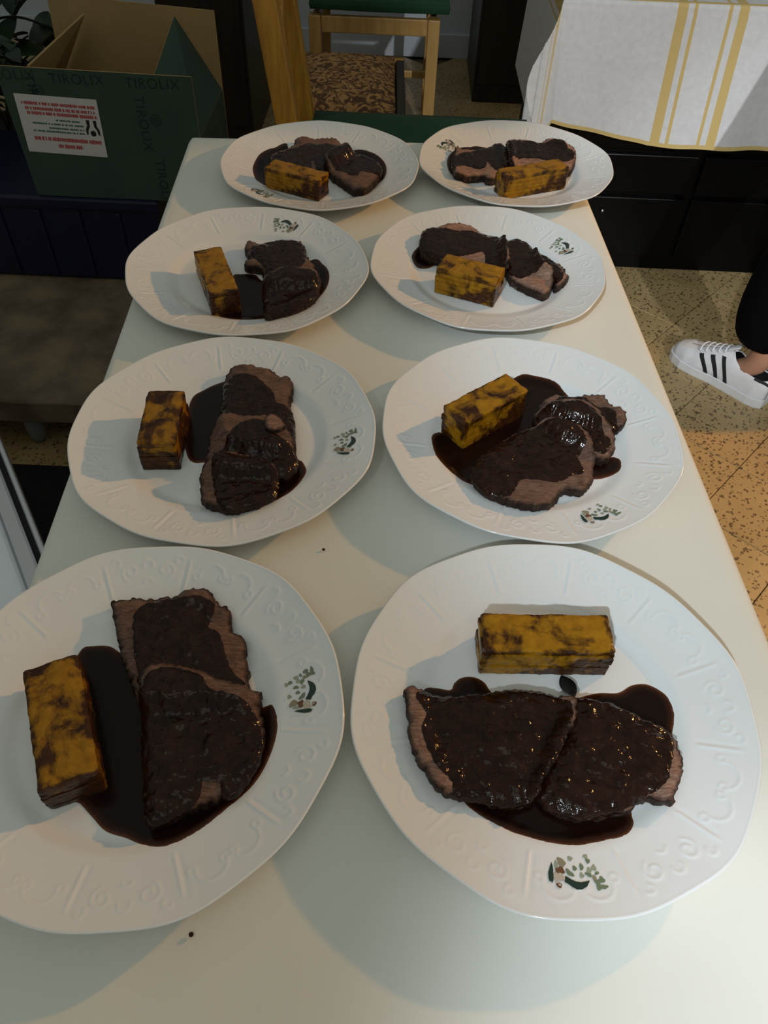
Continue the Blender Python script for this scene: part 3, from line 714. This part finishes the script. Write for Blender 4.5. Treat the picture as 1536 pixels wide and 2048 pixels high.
for k, (x0, x1) in enumerate(((0.49, 0.85), (0.87, 1.23), (1.25, 1.61))):
    for (z0, z1) in ((0.05, 0.235), (0.25, 0.36), (0.375, 0.67)):
        d = box('drawer', (x0, 2.219, z0), (x1, 2.234, z1), M['black_gloss'], cab)
        if k == 0 and z1 < .5:
            bm = bmesh.new(); bmesh.ops.create_uvsphere(bm, u_segments=12, v_segments=8, radius=0.0055)
            link('knob', bm_mesh('knob', bm, True), M['steel'], d, (0.612, 2.2130, 0.195 if z0 < .2 else 0.301))

# ------------------------------------------------------------------ chairs and stool behind the table
def green_cushion(name, x0, x1, y0, y1, z0, z1, parent):
    bm = bmesh.new(); add_box(bm, (x0, y0, z0), (x1, y1, z1)); bmesh.ops.subdivide_edges(bm, edges=bm.edges[:], cuts=7, use_grid_fill=True)
    cx, cy, cz = (x0 + x1) / 2, (y0 + y1) / 2, (z0 + z1) / 2
    for v in bm.verts:
        a, b = 2 * (v.co.x - cx) / (x1 - x0), 2 * (v.co.y - cy) / (y1 - y0)
        k = (1 - abs(a) ** 5) * (1 - abs(b) ** 5)
        v.co.z = cz + (v.co.z - cz) * (0.45 + 0.65 * k)
        q = abs(v.co.z - cz) / (z1 - z0) * 2
        v.co.x = cx + (v.co.x - cx) * (1 - 0.03 * q); v.co.y = cy + (v.co.y - cy) * (1 - 0.03 * q)
    return link(name, bm_mesh(name, bm, True), M['green_fabric'], parent)
# chair drawn up to the far end of the table, its back to the left
ch = empty('wooden_chair', (0.06, 1.90, 0), 0, 'amber wooden chair with green seat tucked at the far end of the table', 'chair')
ch_m = Matrix.Translation((-0.06, -1.90, 0))
def cpart(o):
    o.data.transform(ch_m); return o
for y in (1.70, 2.10):
    bx_ = -0.262 if y > 2 else -0.222
    cpart(bar('upright', (bx_, y, 0.0), (bx_, y, 0.455), 0.046, 0.046, M['wood_amber'], ch))
    cpart(bar('upright', (bx_, y, 0.45), (bx_ - .073, y, 1.02), 0.070 if y > 2 else 0.046, 0.046, M['wood_amber'], ch))
    cpart(bar('leg', (0.29, y, 0.0), (0.29, y, 0.43), 0.042, 0.042, M['wood_amber'], ch))
    cpart(bar('seat_rail', (-0.24, y, 0.405), (0.268, y, 0.405), 0.022, 0.05, M['wood_amber'], ch, side=(0, 1, 0)))
for (x, z) in ((-0.298, 0.74), (-0.318, 0.90)):
    cpart(bar('back_rail', (x + .04, 1.724, z), (x, 2.076, z), 0.022, 0.05, M['wood_amber'], ch))
for x in (-0.262, 0.29): cpart(bar('seat_rail', (x, 1.722, 0.405), (x, 2.078, 0.405), 0.022, 0.05, M['wood_amber'], ch))
cpart(green_cushion('seat', -0.235, 0.335, 1.67, 2.135, 0.431, 0.490, ch))
# chair facing the table from behind
c2 = empty('wooden_chair', (-0.11, 3.24, 0), 0, 'light wooden chair with dark green cushion facing the table from behind', 'chair')
m2 = Matrix.Translation((0.11, -3.24, 0))
def c2p(o): o.data.transform(m2); return o
for x in (-0.318, 0.098):
    c2p(bar('leg', (x, 3.05, 0.0), (x, 3.05, 0.445), 0.042, 0.042, M['wood_light'], c2))
    c2p(bar('back_leg', (x, 3.44, 0.0), (x, 3.47, 0.90), 0.038, 0.038, M['wood_light'], c2))
    c2p(bar('stretcher', (x, 3.072, 0.20), (x, 3.43, 0.20), 0.018, 0.03, M['wood_light'], c2))
    c2p(bar('seat_rail', (x, 3.072, 0.418), (x, 3.42, 0.418), 0.02, 0.05, M['wood_light'], c2))
c2p(bar('seat_rail', (-0.296, 3.046, 0.418), (0.076, 3.046, 0.418), 0.024, 0.052, M['wood_light'], c2, side=(0, 1, 0)))
c2p(bar('back_rail', (-0.298, 3.458, 0.80), (0.078, 3.458, 0.80), 0.02, 0.08, M['wood_light'], c2, side=(0, 1, 0)))
c2p(bar('stretcher', (-0.296, 3.25, 0.20), (0.085, 3.25, 0.20), 0.018, 0.026, M['wood_light'], c2, side=(0, 1, 0)))
c2p(green_cushion('cushion', -0.335, 0.15, 3.02, 3.46, 0.447, 0.515, c2))
# patterned stool in front of it
st = empty('upholstered_stool', (-0.21, 2.48, 0), math.radians(1.5), 'low wooden stool with brown scroll-patterned upholstered seat', 'stool')
bm = bmesh.new(); add_box(bm, (-.115, -.235, .37), (.185, .235, .425)); bmesh.ops.subdivide_edges(bm, edges=bm.edges[:], cuts=6, use_grid_fill=True)
for v in bm.verts:
    if v.co.z > .40: v.co.z += 0.035 * (1 - abs((v.co.x - .035) / .152) ** 4) * (1 - abs(v.co.y / .24) ** 4)
link('seat', bm_mesh('seat', bm, True), M['brocade'], st)
for (a, b) in (((-.145, -.262, .33), (.215, -.238, .412)), ((-.145, .238, .33), (.215, .262, .412)), ((.19, -.2375, .33), (.2155, .2375, .415)), ((-.1455, -.2375, .33), (-.118, .2375, .415))):
    box('seat_rail', a, b, M['wood_dark'] if a[0] == .19 else M['wood_amber'], st)
for sx in (-.125, .192):
    for sy in (-.235, .235): box('leg', (sx - .02, sy - .02, 0), (sx + .02, sy + .02, .329), M['wood_dark'], st)
# dark cupboards against the wall
for (nm, lo, hi, lab) in (('dark_cupboard', (-0.86, 3.0, 0), (-0.56, 3.5, 1.5), 'tall dark wooden cupboard behind the cardboard box'),
                          ('dark_sideboard', (0.30, 3.55, 0), (1.6, 4.05, 1.0), 'black sideboard against the wall behind the side table')):
    r = empty(nm, (0, 0, 0), 0, lab, 'cupboard'); box('body', lo, hi, M['wood_dark'], r)
    w = (hi[0] - lo[0]) / (1 if hi[0] < 0 else 3)
    for k in range(1 if hi[0] < 0 else 3):
        d = box('door', (lo[0] + k * w + .012, lo[1] - .018, .08), (lo[0] + (k + 1) * w - .012, lo[1] - .001, hi[2] - .03), M['wood_dark'], r)

# ------------------------------------------------------------------ left side: platform, blue crate, cardboard box, plant, trolley
pl = empty('low_platform', (-1.0, 1.60, 0), 0, 'low rough brown platform slab holding the blue crate', 'platform')
bm = bmesh.new(); add_box(bm, (-.55, -.305, .085), (.56, .45, .14)); bmesh.ops.subdivide_edges(bm, edges=bm.edges[:], cuts=24, use_grid_fill=True)
for v in bm.verts:
    n = mnoise.noise(v.co * 14) + .5 * mnoise.noise(v.co * 40)
    v.co += Vector((0.004 * n, 0.007 * mnoise.noise(v.co * 9 + Vector((3, 1, 2))), 0.003 * n if v.co.z > .1 else 0))
link('slab', bm_mesh('slab', bm, True), M['stone'], pl)
for (x, y, m) in ((0.165, -.275, 'rubber'), (0.48, -.20, 'black'), (-.5, -.26, 'black'), (0.48, .38, 'black'), (-.5, .38, 'black')):
    V, F = tube_verts([(x, y, 0), (x, y, .02), (x, y, .10)], [.014, .02, .022], 12)
    link('foot', mesh('foot', V, F), plain('grey_foot', (0.16, 0.17, 0.17), .6) if m == 'rubber' else M['black'], pl)
cr = empty('blue_crate', (-0.9, 2.0, 0.1435), 0, 'dark navy blue plastic crate under the green cardboard box', 'crate')
box('body', (-.26, -.195, 0), (.30, .17, .222), M['blue_plastic'], cr, 0.008)
box('rim', (-.268, -.203, .195), (.308, .178, .2255), M['blue_plastic'], cr, 0.006)
for x in (-.2, -.1, 0, .1, .2): box('rib', (x - .006, -.2015, .01), (x + .006, -.1955, .19), M['blue_plastic'], cr, 0.002)
ZB = 0.3705
bx = empty('cardboard_box', (-0.675, 1.96, ZB), 0, 'open green printed cardboard box with tan inside and raised flaps', 'box')
BX0, BX1, BY0, BY1, HZ = -0.212, 0.209, -0.155, 0.155, 0.150
TH = 0.004
def sheet(name, q, mo, mi):
    """card panel: q = 4 corners seen from outside (ccw); outer face mo, inner face mi"""
    q = [Vector(p) for p in q]; n = (q[1] - q[0]).cross(q[3] - q[0]).normalized(); V = q + [p - n * TH for p in q]
    F = [(0, 1, 2, 3), (7, 6, 5, 4)] + [(k, k + 4, (k + 1) % 4 + 4, (k + 1) % 4) for k in range(4)]
    me = mesh(name, V, F, False); o = link(name, me, [mo, mi], bx)
    for k, p in enumerate(me.polygons): p.material_index = 0 if k == 0 else 1
    return o
g, cdb = M['card_green'], M['cardboard']
front = sheet('front_panel', [(BX0, BY0, 0), (BX1, BY0, 0), (BX1 + .002, BY0, 0.284), (BX0 - .008, BY0, 0.290)], g, cdb)
sheet('side_panel', [(BX1, BY0 + TH, 0), (BX1, BY1 - TH, 0), (BX1, BY1 - TH, HZ), (BX1, BY0 + TH, HZ)], g, cdb)
sheet('side_panel', [(BX0, BY1 - TH, 0), (BX0, BY0 + TH, 0), (BX0, BY0 + TH, HZ), (BX0, BY1 - TH, HZ)], g, cdb)
sheet('back_panel', [(BX1, BY1, 0), (BX0, BY1, 0), (BX0 + .02, BY1 + .01, 0.345), (BX1 + .0, BY1 + .01, 0.325)], g, cdb)
sheet('bottom_panel', [(BX0, BY1 - TH, 0.0), (BX1, BY1 - TH, 0.0), (BX1, BY0 + TH, 0.0), (BX0, BY0 + TH, 0.0)], g, cdb)
sheet('flap', [(BX1, BY0 + .010, HZ + .001), (BX1, BY1 - .006, HZ + .001), (BX1 - .088, BY1 - .035, 0.322), (BX1 - .10, BY0 + .040, 0.255)], g, cdb)
sheet('flap', [(BX0, BY1 - .006, HZ + .001), (BX0, BY0 + .010, HZ + .001), (BX0 + .055, BY0 + .025, 0.285), (BX0 + .112, BY1 - .03, 0.318)], g, cdb)
def text_mesh(txt, size, bold=0.0):
    cu = bpy.data.curves.new('t', 'FONT'); cu.body = txt; cu.size = size; cu.align_x = 'CENTER'; cu.align_y = 'CENTER'; cu.offset = bold
    cu.space_character = 1.1
    o = bpy.data.objects.new('t', cu); COL.objects.link(o)
    dg = bpy.context.evaluated_depsgraph_get(); me = bpy.data.meshes.new_from_object(o.evaluated_get(dg))
    bpy.data.objects.remove(o, do_unlink=True); return me
def on_front(o, x, z, rot=0.0, dy=0.0002):
    o.parent = front; o.location = (x, BY0 - 0.0004 - dy, z); o.rotation_euler = (PI / 2, rot, 0)
    return o
tm = text_mesh('TIROLIX', 0.030)
for x, z in ((-0.197, 0.272), (-0.045, 0.268), (0.122, 0.266)):
    on_front(link('printed_text', tm, M['ink_dark']), x, z)
for x, z in ((-0.150, 0.215), (0.085, 0.180), (0.105, 0.040)):
    on_front(link('printed_text', tm, M['ink_dark']), x, z, PI / 2)
def ring_mesh(r, w):
    V = []; F = []; n = 28
    for k in range(n):
        a = 2 * PI * k / n; V += [(r * math.cos(a), r * math.sin(a), 0), ((r - w) * math.cos(a), (r - w) * math.sin(a), 0)]
    for k in range(n): j = (k + 1) % n; F.append((2 * k, 2 * j, 2 * j + 1, 2 * k + 1))
    b = len(V)
    for (x0, x1, y) in ((-.006, .006, .004), (-.007, .007, 0), (-.006, .006, -.004)):
        c = len(V); V += [(x0, y - .0008, 0), (x1, y - .0008, 0), (x1, y + .0008, 0), (x0, y + .0008, 0)]; F.append((c, c + 1, c + 2, c + 3))
    return mesh('printed_seal', V, F, False)
for x, z in ((-0.138, 0.243), (0.115, 0.190)):
    on_front(link('printed_seal', ring_mesh(0.0125, 0.0022), M['ink_dark']), x, z)
lm = mesh('paper_label', [(-.092, -.064, 0), (.092, -.064, 0), (.092, .064, 0), (-.092, .064, 0)], [(0, 1, 2, 3)], False)
lab = on_front(link('paper_label', lm, M['label_paper']), -0.105, 0.168, math.radians(2.0), 0.0010)
lab['label'] = 'white paper label with red and green print'
rng = random.Random(4)
def dash_line(y, h, x0, x1, mat, name):
    V = []; F = []; x = x0
    while x < x1:
        w = rng.uniform(.0022, .0048); a = len(V); hh = h * rng.uniform(.75, 1.0)
        V += [(x, y - hh / 2, .0003), (min(x + w, x1), y - hh / 2, .0003), (min(x + w, x1), y + hh / 2, .0003), (x, y + hh / 2, .0003)]; F.append((a, a + 1, a + 2, a + 3))
        x += w + rng.choice((.0007, .0007, .0007, .003))
    link(name, mesh(name, V, F, False), mat, lab)
for y, x0, x1 in ((.046, -.080, .085), (.035, -.074, .083), (.025, -.072, .085)): dash_line(y, .0075, x0, x1, M['ink_red'], 'printed_line')
for y, x0, x1 in ((.012, -.010, .045), (.003, -.066, .050), (-.006, -.030, .050), (-.014, -.068, .050)): dash_line(y, .0042, x0, x1, M['ink_green'], 'printed_line')
for y, x0, x1 in ((-.031, -.070, .084), (-.046, -.018, .040)): dash_line(y, .0095, x0, x1, M['ink_red'], 'printed_line')
# two cupped hands around a ball
def poly(name, pts): link(name, mesh(name, [(x, y, .0004) for x, y in pts], [tuple(range(len(pts)))], False), M['black'], lab)
for s in (-1, 1):
    poly('hand_symbol', [(.070 + s * a, b) for a, b in ((.004, .018), (.012, .018), (.011, .006), (.016, -.004), (.015, -.016), (.011, -.012), (.010, -.004), (.005, .004))][::s])
poly('ball_symbol', [(.070 + .0065 * math.cos(a), -.011 + .0065 * math.sin(a)) for a in np.linspace(0, 2 * PI, 15)[:-1]])

# plant at the far left
pt = empty('potted_plant', (-1.27, 2.42, 0), 0, 'dark leafy potted plant behind and left of the cardboard box', 'plant')
V = []; F = []
prf = [(.0, .0), (.10, .0), (.13, .24), (.14, .24), (.14, .27), (.125, .27), (.118, .25), (0, .25)]
nn = 20
for (r, z) in prf:
    for k in range(nn): a = 2 * PI * k / nn; V.append((r * math.cos(a), r * math.sin(a), z))
for i in range(len(prf) - 1):
    for k in range(nn): F.append((i * nn + k, i * nn + (k + 1) % nn, (i + 1) * nn + (k + 1) % nn, (i + 1) * nn + k))
link('pot', mesh('pot', V, F), M['pot'], pt)
V = []; F = []
for k in range(9):
    t = k / 8; w = 0.034 * math.sin(PI * t) ** .75 * (1 - .25 * t) + 0.0004
    for s in (-1, 0, 1): V.append((w * s, 0.15 * t, 0.035 * math.sin(t * 2.2) - (0.006 if s == 0 else 0)))
for k in range(8):
    for s in range(2): F.append((k * 3 + s, k * 3 + s + 1, k * 3 + s + 4, k * 3 + s + 3))
leaf_me = mesh('leaf', V, F); leaf_me.materials.append(M['leaf'])
rng = random.Random(11)
for s in range(19):
    a = rng.uniform(0, 2 * PI); top = Vector((.24 + rng.uniform(-.07, .05), -.46 + rng.uniform(-.12, .1), rng.uniform(.50, .74))) if s > 13 else Vector((0.05 + rng.uniform(-.28, .40), rng.uniform(-.36, .22), rng.uniform(.40, 1.05)))
    if s <= 13 and top.y < -0.08 and top.x > 0.16 and top.z < .8: top.x -= .2
    p0 = Vector((.05 * math.cos(a), .05 * math.sin(a), .25)); mid = (p0 + top) / 2 + Vector((0, 0, .08))
    path = [p0.lerp(mid, t).lerp(mid.lerp(top, t), t) for t in [k / 6 for k in range(7)]]
    tube('stem', path, [.005 - .0005 * k for k in range(7)], M['stem'], pt, 6)
    for k in range(2, 7):
        for q in range(2):
            o = bpy.data.objects.new('leaf', leaf_me); COL.objects.link(o); o.parent = pt
            o.location = path[k]; o.rotation_euler = (rng.uniform(-.5, .7), rng.uniform(-.5, .5), rng.uniform(0, 2 * PI)); sc = rng.uniform(.55, 1.0); o.scale = (sc, sc, sc)
            w = o.location + Vector((-1.27, 2.42, 0))
            if w.y < 2.22 and w.x > -0.985: o.location.x -= (w.x + 0.985) + .02; o.scale = (sc * .6,) * 3
            if w.y < 2.22 and w.z < 0.42 and w.x > -1.22: o.location.z = .44

# thin dark sheet added to darken the floor between platform and table
mt = box('dark_floor_sheet', (-1.60, 0.20, 0.0006), (-0.345, 1.235, 0.0050), plain('dark_sheet', (0.006, 0.009, 0.0075), 0.6, var=0.3, scale=40, spec=0.15), None, 0.0015)
tag(mt, 'thin dark green-black sheet on the floor left of the long table', 'mat')
# steel-edged trolley at the left
tr_ang = math.atan2(-0.151, 0.099)
tr = empty('serving_trolley', (-0.385, 0.530, 0.0052), tr_ang, 'white serving trolley with steel rail left of the long table', 'trolley')
# local x runs along the visible rail (towards the table), local -y away from the box side
TL, TW, TZ, EX = 0.80, 0.50, 0.60, 0.085
box('tray', (-TL, -TW, TZ - .03), (EX - .012, -.030, TZ - .012), M['white_lacquer'], tr, 0.004)
box('rail', (-TL, -.0300, TZ - .030), (EX, -.0085, TZ + .004), M['steel'], tr, 0.004)
box('rail', (-TL, -.0035, TZ - .030), (EX, .0035, TZ + .002), M['steel'], tr, 0.002)
box('rail', (EX - .0115, -TW, TZ - .030), (EX, -.0305, TZ + .004), M['steel'], tr, 0.003)
box('gasket', (-TL, -.0084, TZ - .030), (EX - .002, -.0036, TZ - .006), M['black'], tr, 0)
for x in (-TL + .05, -.05):
    for y in (-TW + .05, -.06):
        tube('post', [(x, y, .06), (x, y, TZ - .031)], .012, M['steel'], tr)
        bm = bmesh.new(); bmesh.ops.create_cone(bm, cap_ends=True, segments=20, radius1=.028, radius2=.028, depth=.02)
        bm.transform(Matrix.Rotation(PI / 2, 4, 'X')); link('wheel', bm_mesh('wheel', bm), M['black'], tr, (x, y, .029))
box('shelf', (-TL + .04, -TW + .04, .20), (-.04, -.05, .212), M['steel'], tr, 0.003)

# ------------------------------------------------------------------ person at the right: only one leg and shoe is in view
fd = Vector((-0.67, 0.742, 0)).normalized(); rd = Vector((fd.y, -fd.x, 0))
ank = Vector((0.945, 1.618, 0))
pe = empty('person', (1.17, 1.68, 0), 0, 'person in black trousers and white striped sneakers standing at the right edge', 'person')
P0 = Vector((1.17, 1.68, 0))
def skin_obj(name, verts, edges, radii, mat, root=0, sub=2, parent=pe):
    me = bpy.data.meshes.new(name); me.from_pydata([tuple(Vector(v) - P0) for v in verts], edges, []); me.update()
    o = link(name, me, mat, parent)
    o.modifiers.new('skin', 'SKIN'); md = o.modifiers.new('sub', 'SUBSURF'); md.levels = sub; md.render_levels = sub
    for k, r in enumerate(radii):
        sv = me.skin_vertices[0].data[k]; sv.radius = (r, r) if not isinstance(r, tuple) else r; sv.use_root = (k == root)
    dg = bpy.context.evaluated_depsgraph_get(); ev = bpy.data.meshes.new_from_object(o.evaluated_get(dg))
    o.modifiers.clear(); o.data = ev; ev.materials.clear(); ev.materials.append(mat)
    ev.polygons.foreach_set('use_smooth', [True] * len(ev.polygons)); return o
ank2 = ank + rd * 0.24 - fd * 0.22
kneeL = Vector((0.955, 1.632, 0.47)); kneeR = Vector((1.20, 1.60, 0.47))
hipL = P0 + Vector((0, 0, .90)) - rd * .085; hipR = P0 + Vector((0, 0, .90)) + rd * .085
def Z(p, z): return Vector((p.x, p.y, z))
BV = [Z(P0, .95), hipL, kneeL, Z(ank, .09), Z(ank + fd * .08, .04), hipR, kneeR, Z(ank2, .09), Z(ank2 + fd * .09, .045),
      Z(P0, 1.15), Z(P0, 1.36), Z(P0, 1.47), Z(P0 + fd * .02, 1.56), Z(P0 + fd * .02, 1.68)]
BE = [(0, 1), (1, 2), (2, 3), (3, 4), (0, 5), (5, 6), (6, 7), (7, 8), (0, 9), (9, 10), (10, 11), (11, 12), (12, 13)]
BR = [.12, .085, .052, .034, .018, .085, .052, .034, .018, .115, .12, .05, .08, .075]
TRV, TRE, TRR = [], [], []
for s, hip in ((-1, 1), (1, -1)):
    sh = P0 + rd * (s * .17) + Vector((0, 0, 1.40)); el = sh + rd * (s * .07) - fd * .02 - Vector((0, 0, .29)); wr = el + fd * .24 - rd * (s * .05) + Vector((0, 0, .04)); pm = wr + fd * .07
    b = len(BV); BV += [sh, el, wr, pm]; BR += [.05, .036, .024, .028]; BE += [(10, b), (b, b + 1), (b + 1, b + 2), (b + 2, b + 3)]
    for k, off in enumerate((-.03, -.01, .01, .03)):
        f1 = pm + Vector((0, 0, off)) + fd * .035; f2 = f1 + fd * .03 - rd * (s * .018); c = len(BV); BV += [f1, f2]; BR += [.009, .0075]; BE += [(b + 3, c), (c, c + 1)]
    t1 = wr + fd * .03 + Vector((0, 0, .04)); c = len(BV); BV += [t1, t1 + fd * .035 + Vector((0, 0, .015))]; BR += [.010, .0085]; BE += [(b + 2, c), (c, c + 1)]
skin_obj('body', BV, BE, BR, M['skin'])
skin_obj('trousers', [Z(P0, .98), hipL, kneeL, Z(ank + Vector((-.02, .016, 0)), .30), Z(ank + Vector((-.012, .012, 0)), .125), hipR, kneeR, Z(ank2, .30), Z(ank2, .135), Z(P0, 1.06)],
         [(0, 1), (1, 2), (2, 3), (3, 4), (0, 5), (5, 6), (6, 7), (7, 8), (0, 9)], [.145, .108, .094, .092, .090, .108, .086, .082, .078, .145], M['trouser'])
skin_obj('shirt', [Z(P0, .93), Z(P0, 1.18), Z(P0, 1.36), Z(P0, 1.45), P0 + rd * .17 + Vector((0, 0, 1.39)), P0 + rd * .22 + Vector((0, 0, 1.22)), P0 - rd * .17 + Vector((0, 0, 1.39)), P0 - rd * .22 + Vector((0, 0, 1.22))],
         [(0, 1), (1, 2), (2, 3), (2, 4), (4, 5), (2, 6), (6, 7)], [.165, .15, .148, .075, .072, .062, .072, .062], M['black'])
skin_obj('hair', [Z(P0 - fd * .02, 1.74), Z(P0 - fd * .045, 1.66), Z(P0 - fd * .06, 1.55)], [(0, 1), (1, 2)], [.072, .078, .055], M['hair'])
# sneakers: a lofted shoe, heel at s=0, toe at s=1
SL = 0.285
def shoe_prof(s):
    w = np.interp(s, [0, .04, .12, .3, .5, .68, .82, .93, .98, 1.0], [.016, .027, .034, .0335, .035, .044, .045, .034, .022, .006])
    h = np.interp(s, [0, .04, .15, .30, .40, .50, .62, .75, .88, .96, 1.0], [.058, .070, .072, .072, .080, .078, .062, .046, .036, .025, .010])
    op = np.interp(s, [0, .02, .06, .14, .30, .39, .44], [80, 62, 48, 44, 46, 62, 90]); return float(w), float(h), float(op)
def shoe_pt(s, a, sidev, off=0.0):
    """a degrees: 0 at the sole, 90 on the ridge"""
    w, h, _ = shoe_prof(s); r = math.radians(a)
    x = (s - 0.30) * SL; c, sn = math.cos(r), math.sin(r)
    y = (w + off) * (abs(c) ** 0.75); z = 0.022 + (h + off) * (abs(sn) ** 0.8)
    return (x, sidev * y, z)
def shoe_side(sidev, mirror, off, amin=0.0, inner=False):
    V = []; F = []; ss = np.linspace(0.0, 1.0, 46); na = 14
    for s in ss:
        op = shoe_prof(s)[2]
        for k in range(na): V.append(shoe_pt(s, amin + (op - amin) * k / (na - 1), sidev, off))
    for i in range(len(ss) - 1):
        for k in range(na - 1):
            f = (i * na + k, (i + 1) * na + k, (i + 1) * na + k + 1, i * na + k + 1); F.append(f if sidev < 0 else f[::-1])
    return V, F
def add_shoe(parent_part_loc, rz, lateral, tagname):
    """lateral: sign of local y that carries the visible stripes"""
    loc = parent_part_loc - P0
    V1, F1 = shoe_side(1, 1, 0); V2, F2 = shoe_side(-1, 1, 0); n = len(V1)
    upper = link('sneaker', mesh('sneaker', V1 + V2, F1 + [tuple(x + n for x in f) for f in F2]), M['shoe_white'], pe, loc, (0, 0, rz))
    md = upper.modifiers.new('thick', 'SOLIDIFY'); md.thickness = .003; md.offset = -1
    upper['label'] = 'white leather sneaker with three black side stripes'
    V1, F1 = shoe_side(1, 1, -.0036); V2, F2 = shoe_side(-1, 1, -.0036)
    link('lining', mesh('lining', V1 + V2, F1 + [tuple(x + n for x in f) for f in F2]), M['black'], upper)
    # sole
    V = []; F = []; ss = np.linspace(0, 1, 40); ring = []
    pts = [((s - .30) * SL * 1.02, (shoe_prof(s)[0] + .004)) for s in ss]
    outl = [(x, y) for x, y in pts] + [(x, -y) for x, y in pts[::-1]]
    for z, k in ((0.0, .97), (.004, 1.0), (.024, 1.0), (.0255, .97)):
        V += [(x, y * k, z) for x, y in outl]
    m = len(outl)
    for r in range(3):
        for k in range(m): j = (k + 1) % m; F.append((r * m + k, r * m + j, (r + 1) * m + j, (r + 1) * m + k))
    F += [tuple(range(m))[::-1], tuple(range(3 * m, 4 * m))]
    link('sole', mesh('sole', V, F, False), M['rubber'], upper)
    # stripes
    def patch(name, s_fn, a0, a1, mat, sv, width, n=10, off=.0012):
        V = []; F = []
        for k in range(n):
            t = k / (n - 1); s = s_fn(t)
            for q in range(4): V.append(shoe_pt(s + width * (q / 3 - .5), a0 + (a1 - a0) * t, sv, off))
        for k in range(n - 1):
            for q in range(3):
                f = (k * 4 + q, k * 4 + q + 1, k * 4 + q + 5, k * 4 + q + 4); F.append(f if sv < 0 else f[::-1])
        return link(name, mesh(name, V, F), mat, upper)
    for sv in (1, -1):
        for s0 in (.675, .575, .475): patch('stripe', lambda t, s0=s0: s0 + .01 - .115 * (1 - t) ** 1.3, 1, 52, M['black'], sv, .040)
        patch('heel_patch', lambda t: .075, 38, 47, M['black'], sv, .15, off=.001)
    # toe cap, tongue and laces
    V = []; F = []; ss = np.linspace(.84, 1.0, 12); na = 17
    for s in ss:
        for k in range(na):
            a = 10 + 160 * k / (na - 1); p = shoe_pt(s, a if a <= 90 else 180 - a, 1 if a <= 90 else -1, .0022); V.append(p)
    for i in range(len(ss) - 1):
        for k in range(na - 1): F.append((i * na + k, i * na + k + 1, (i + 1) * na + k + 1, (i + 1) * na + k))
    link('toe_cap', mesh('toe_cap', V, F), M['rubber'], upper)
    for k in range(5):
        s = .50 + .055 * k; w, h, _ = shoe_prof(s)
        path = [shoe_pt(s, 62, 1, .003), shoe_pt(s + .012, 78, 1, .006), shoe_pt(s + .02, 90, 1, .007), shoe_pt(s + .012, 78, -1, .006), shoe_pt(s, 62, -1, .003)]
        tube('lace', path, .0026, M['shoe_white'], upper, 8)
    w, h, _ = shoe_prof(.42)
    V = []; F = []
    for k in range(7):
        t = k / 6
        for q in range(5): V.append(((.50 - .10 * t - .30) * SL, (q - 2) * .0085, .022 + h + .004 + .024 * t - .0015 * (q - 2) ** 2))
    for k in range(6):
        for q in range(4): F.append((k * 5 + q, k * 5 + q + 1, k * 5 + q + 6, k * 5 + q + 5))
    tg = link('tongue', mesh('tongue', V, F), M['shoe_white'], upper); tg.modifiers.new('thick', 'SOLIDIFY').thickness = .004
    return upper
rz = math.atan2(fd.y, fd.x)
add_shoe(ank + fd * 0.028, rz, 1, 'left'); add_shoe(ank2 + fd * 0.028, rz, -1, 'right')
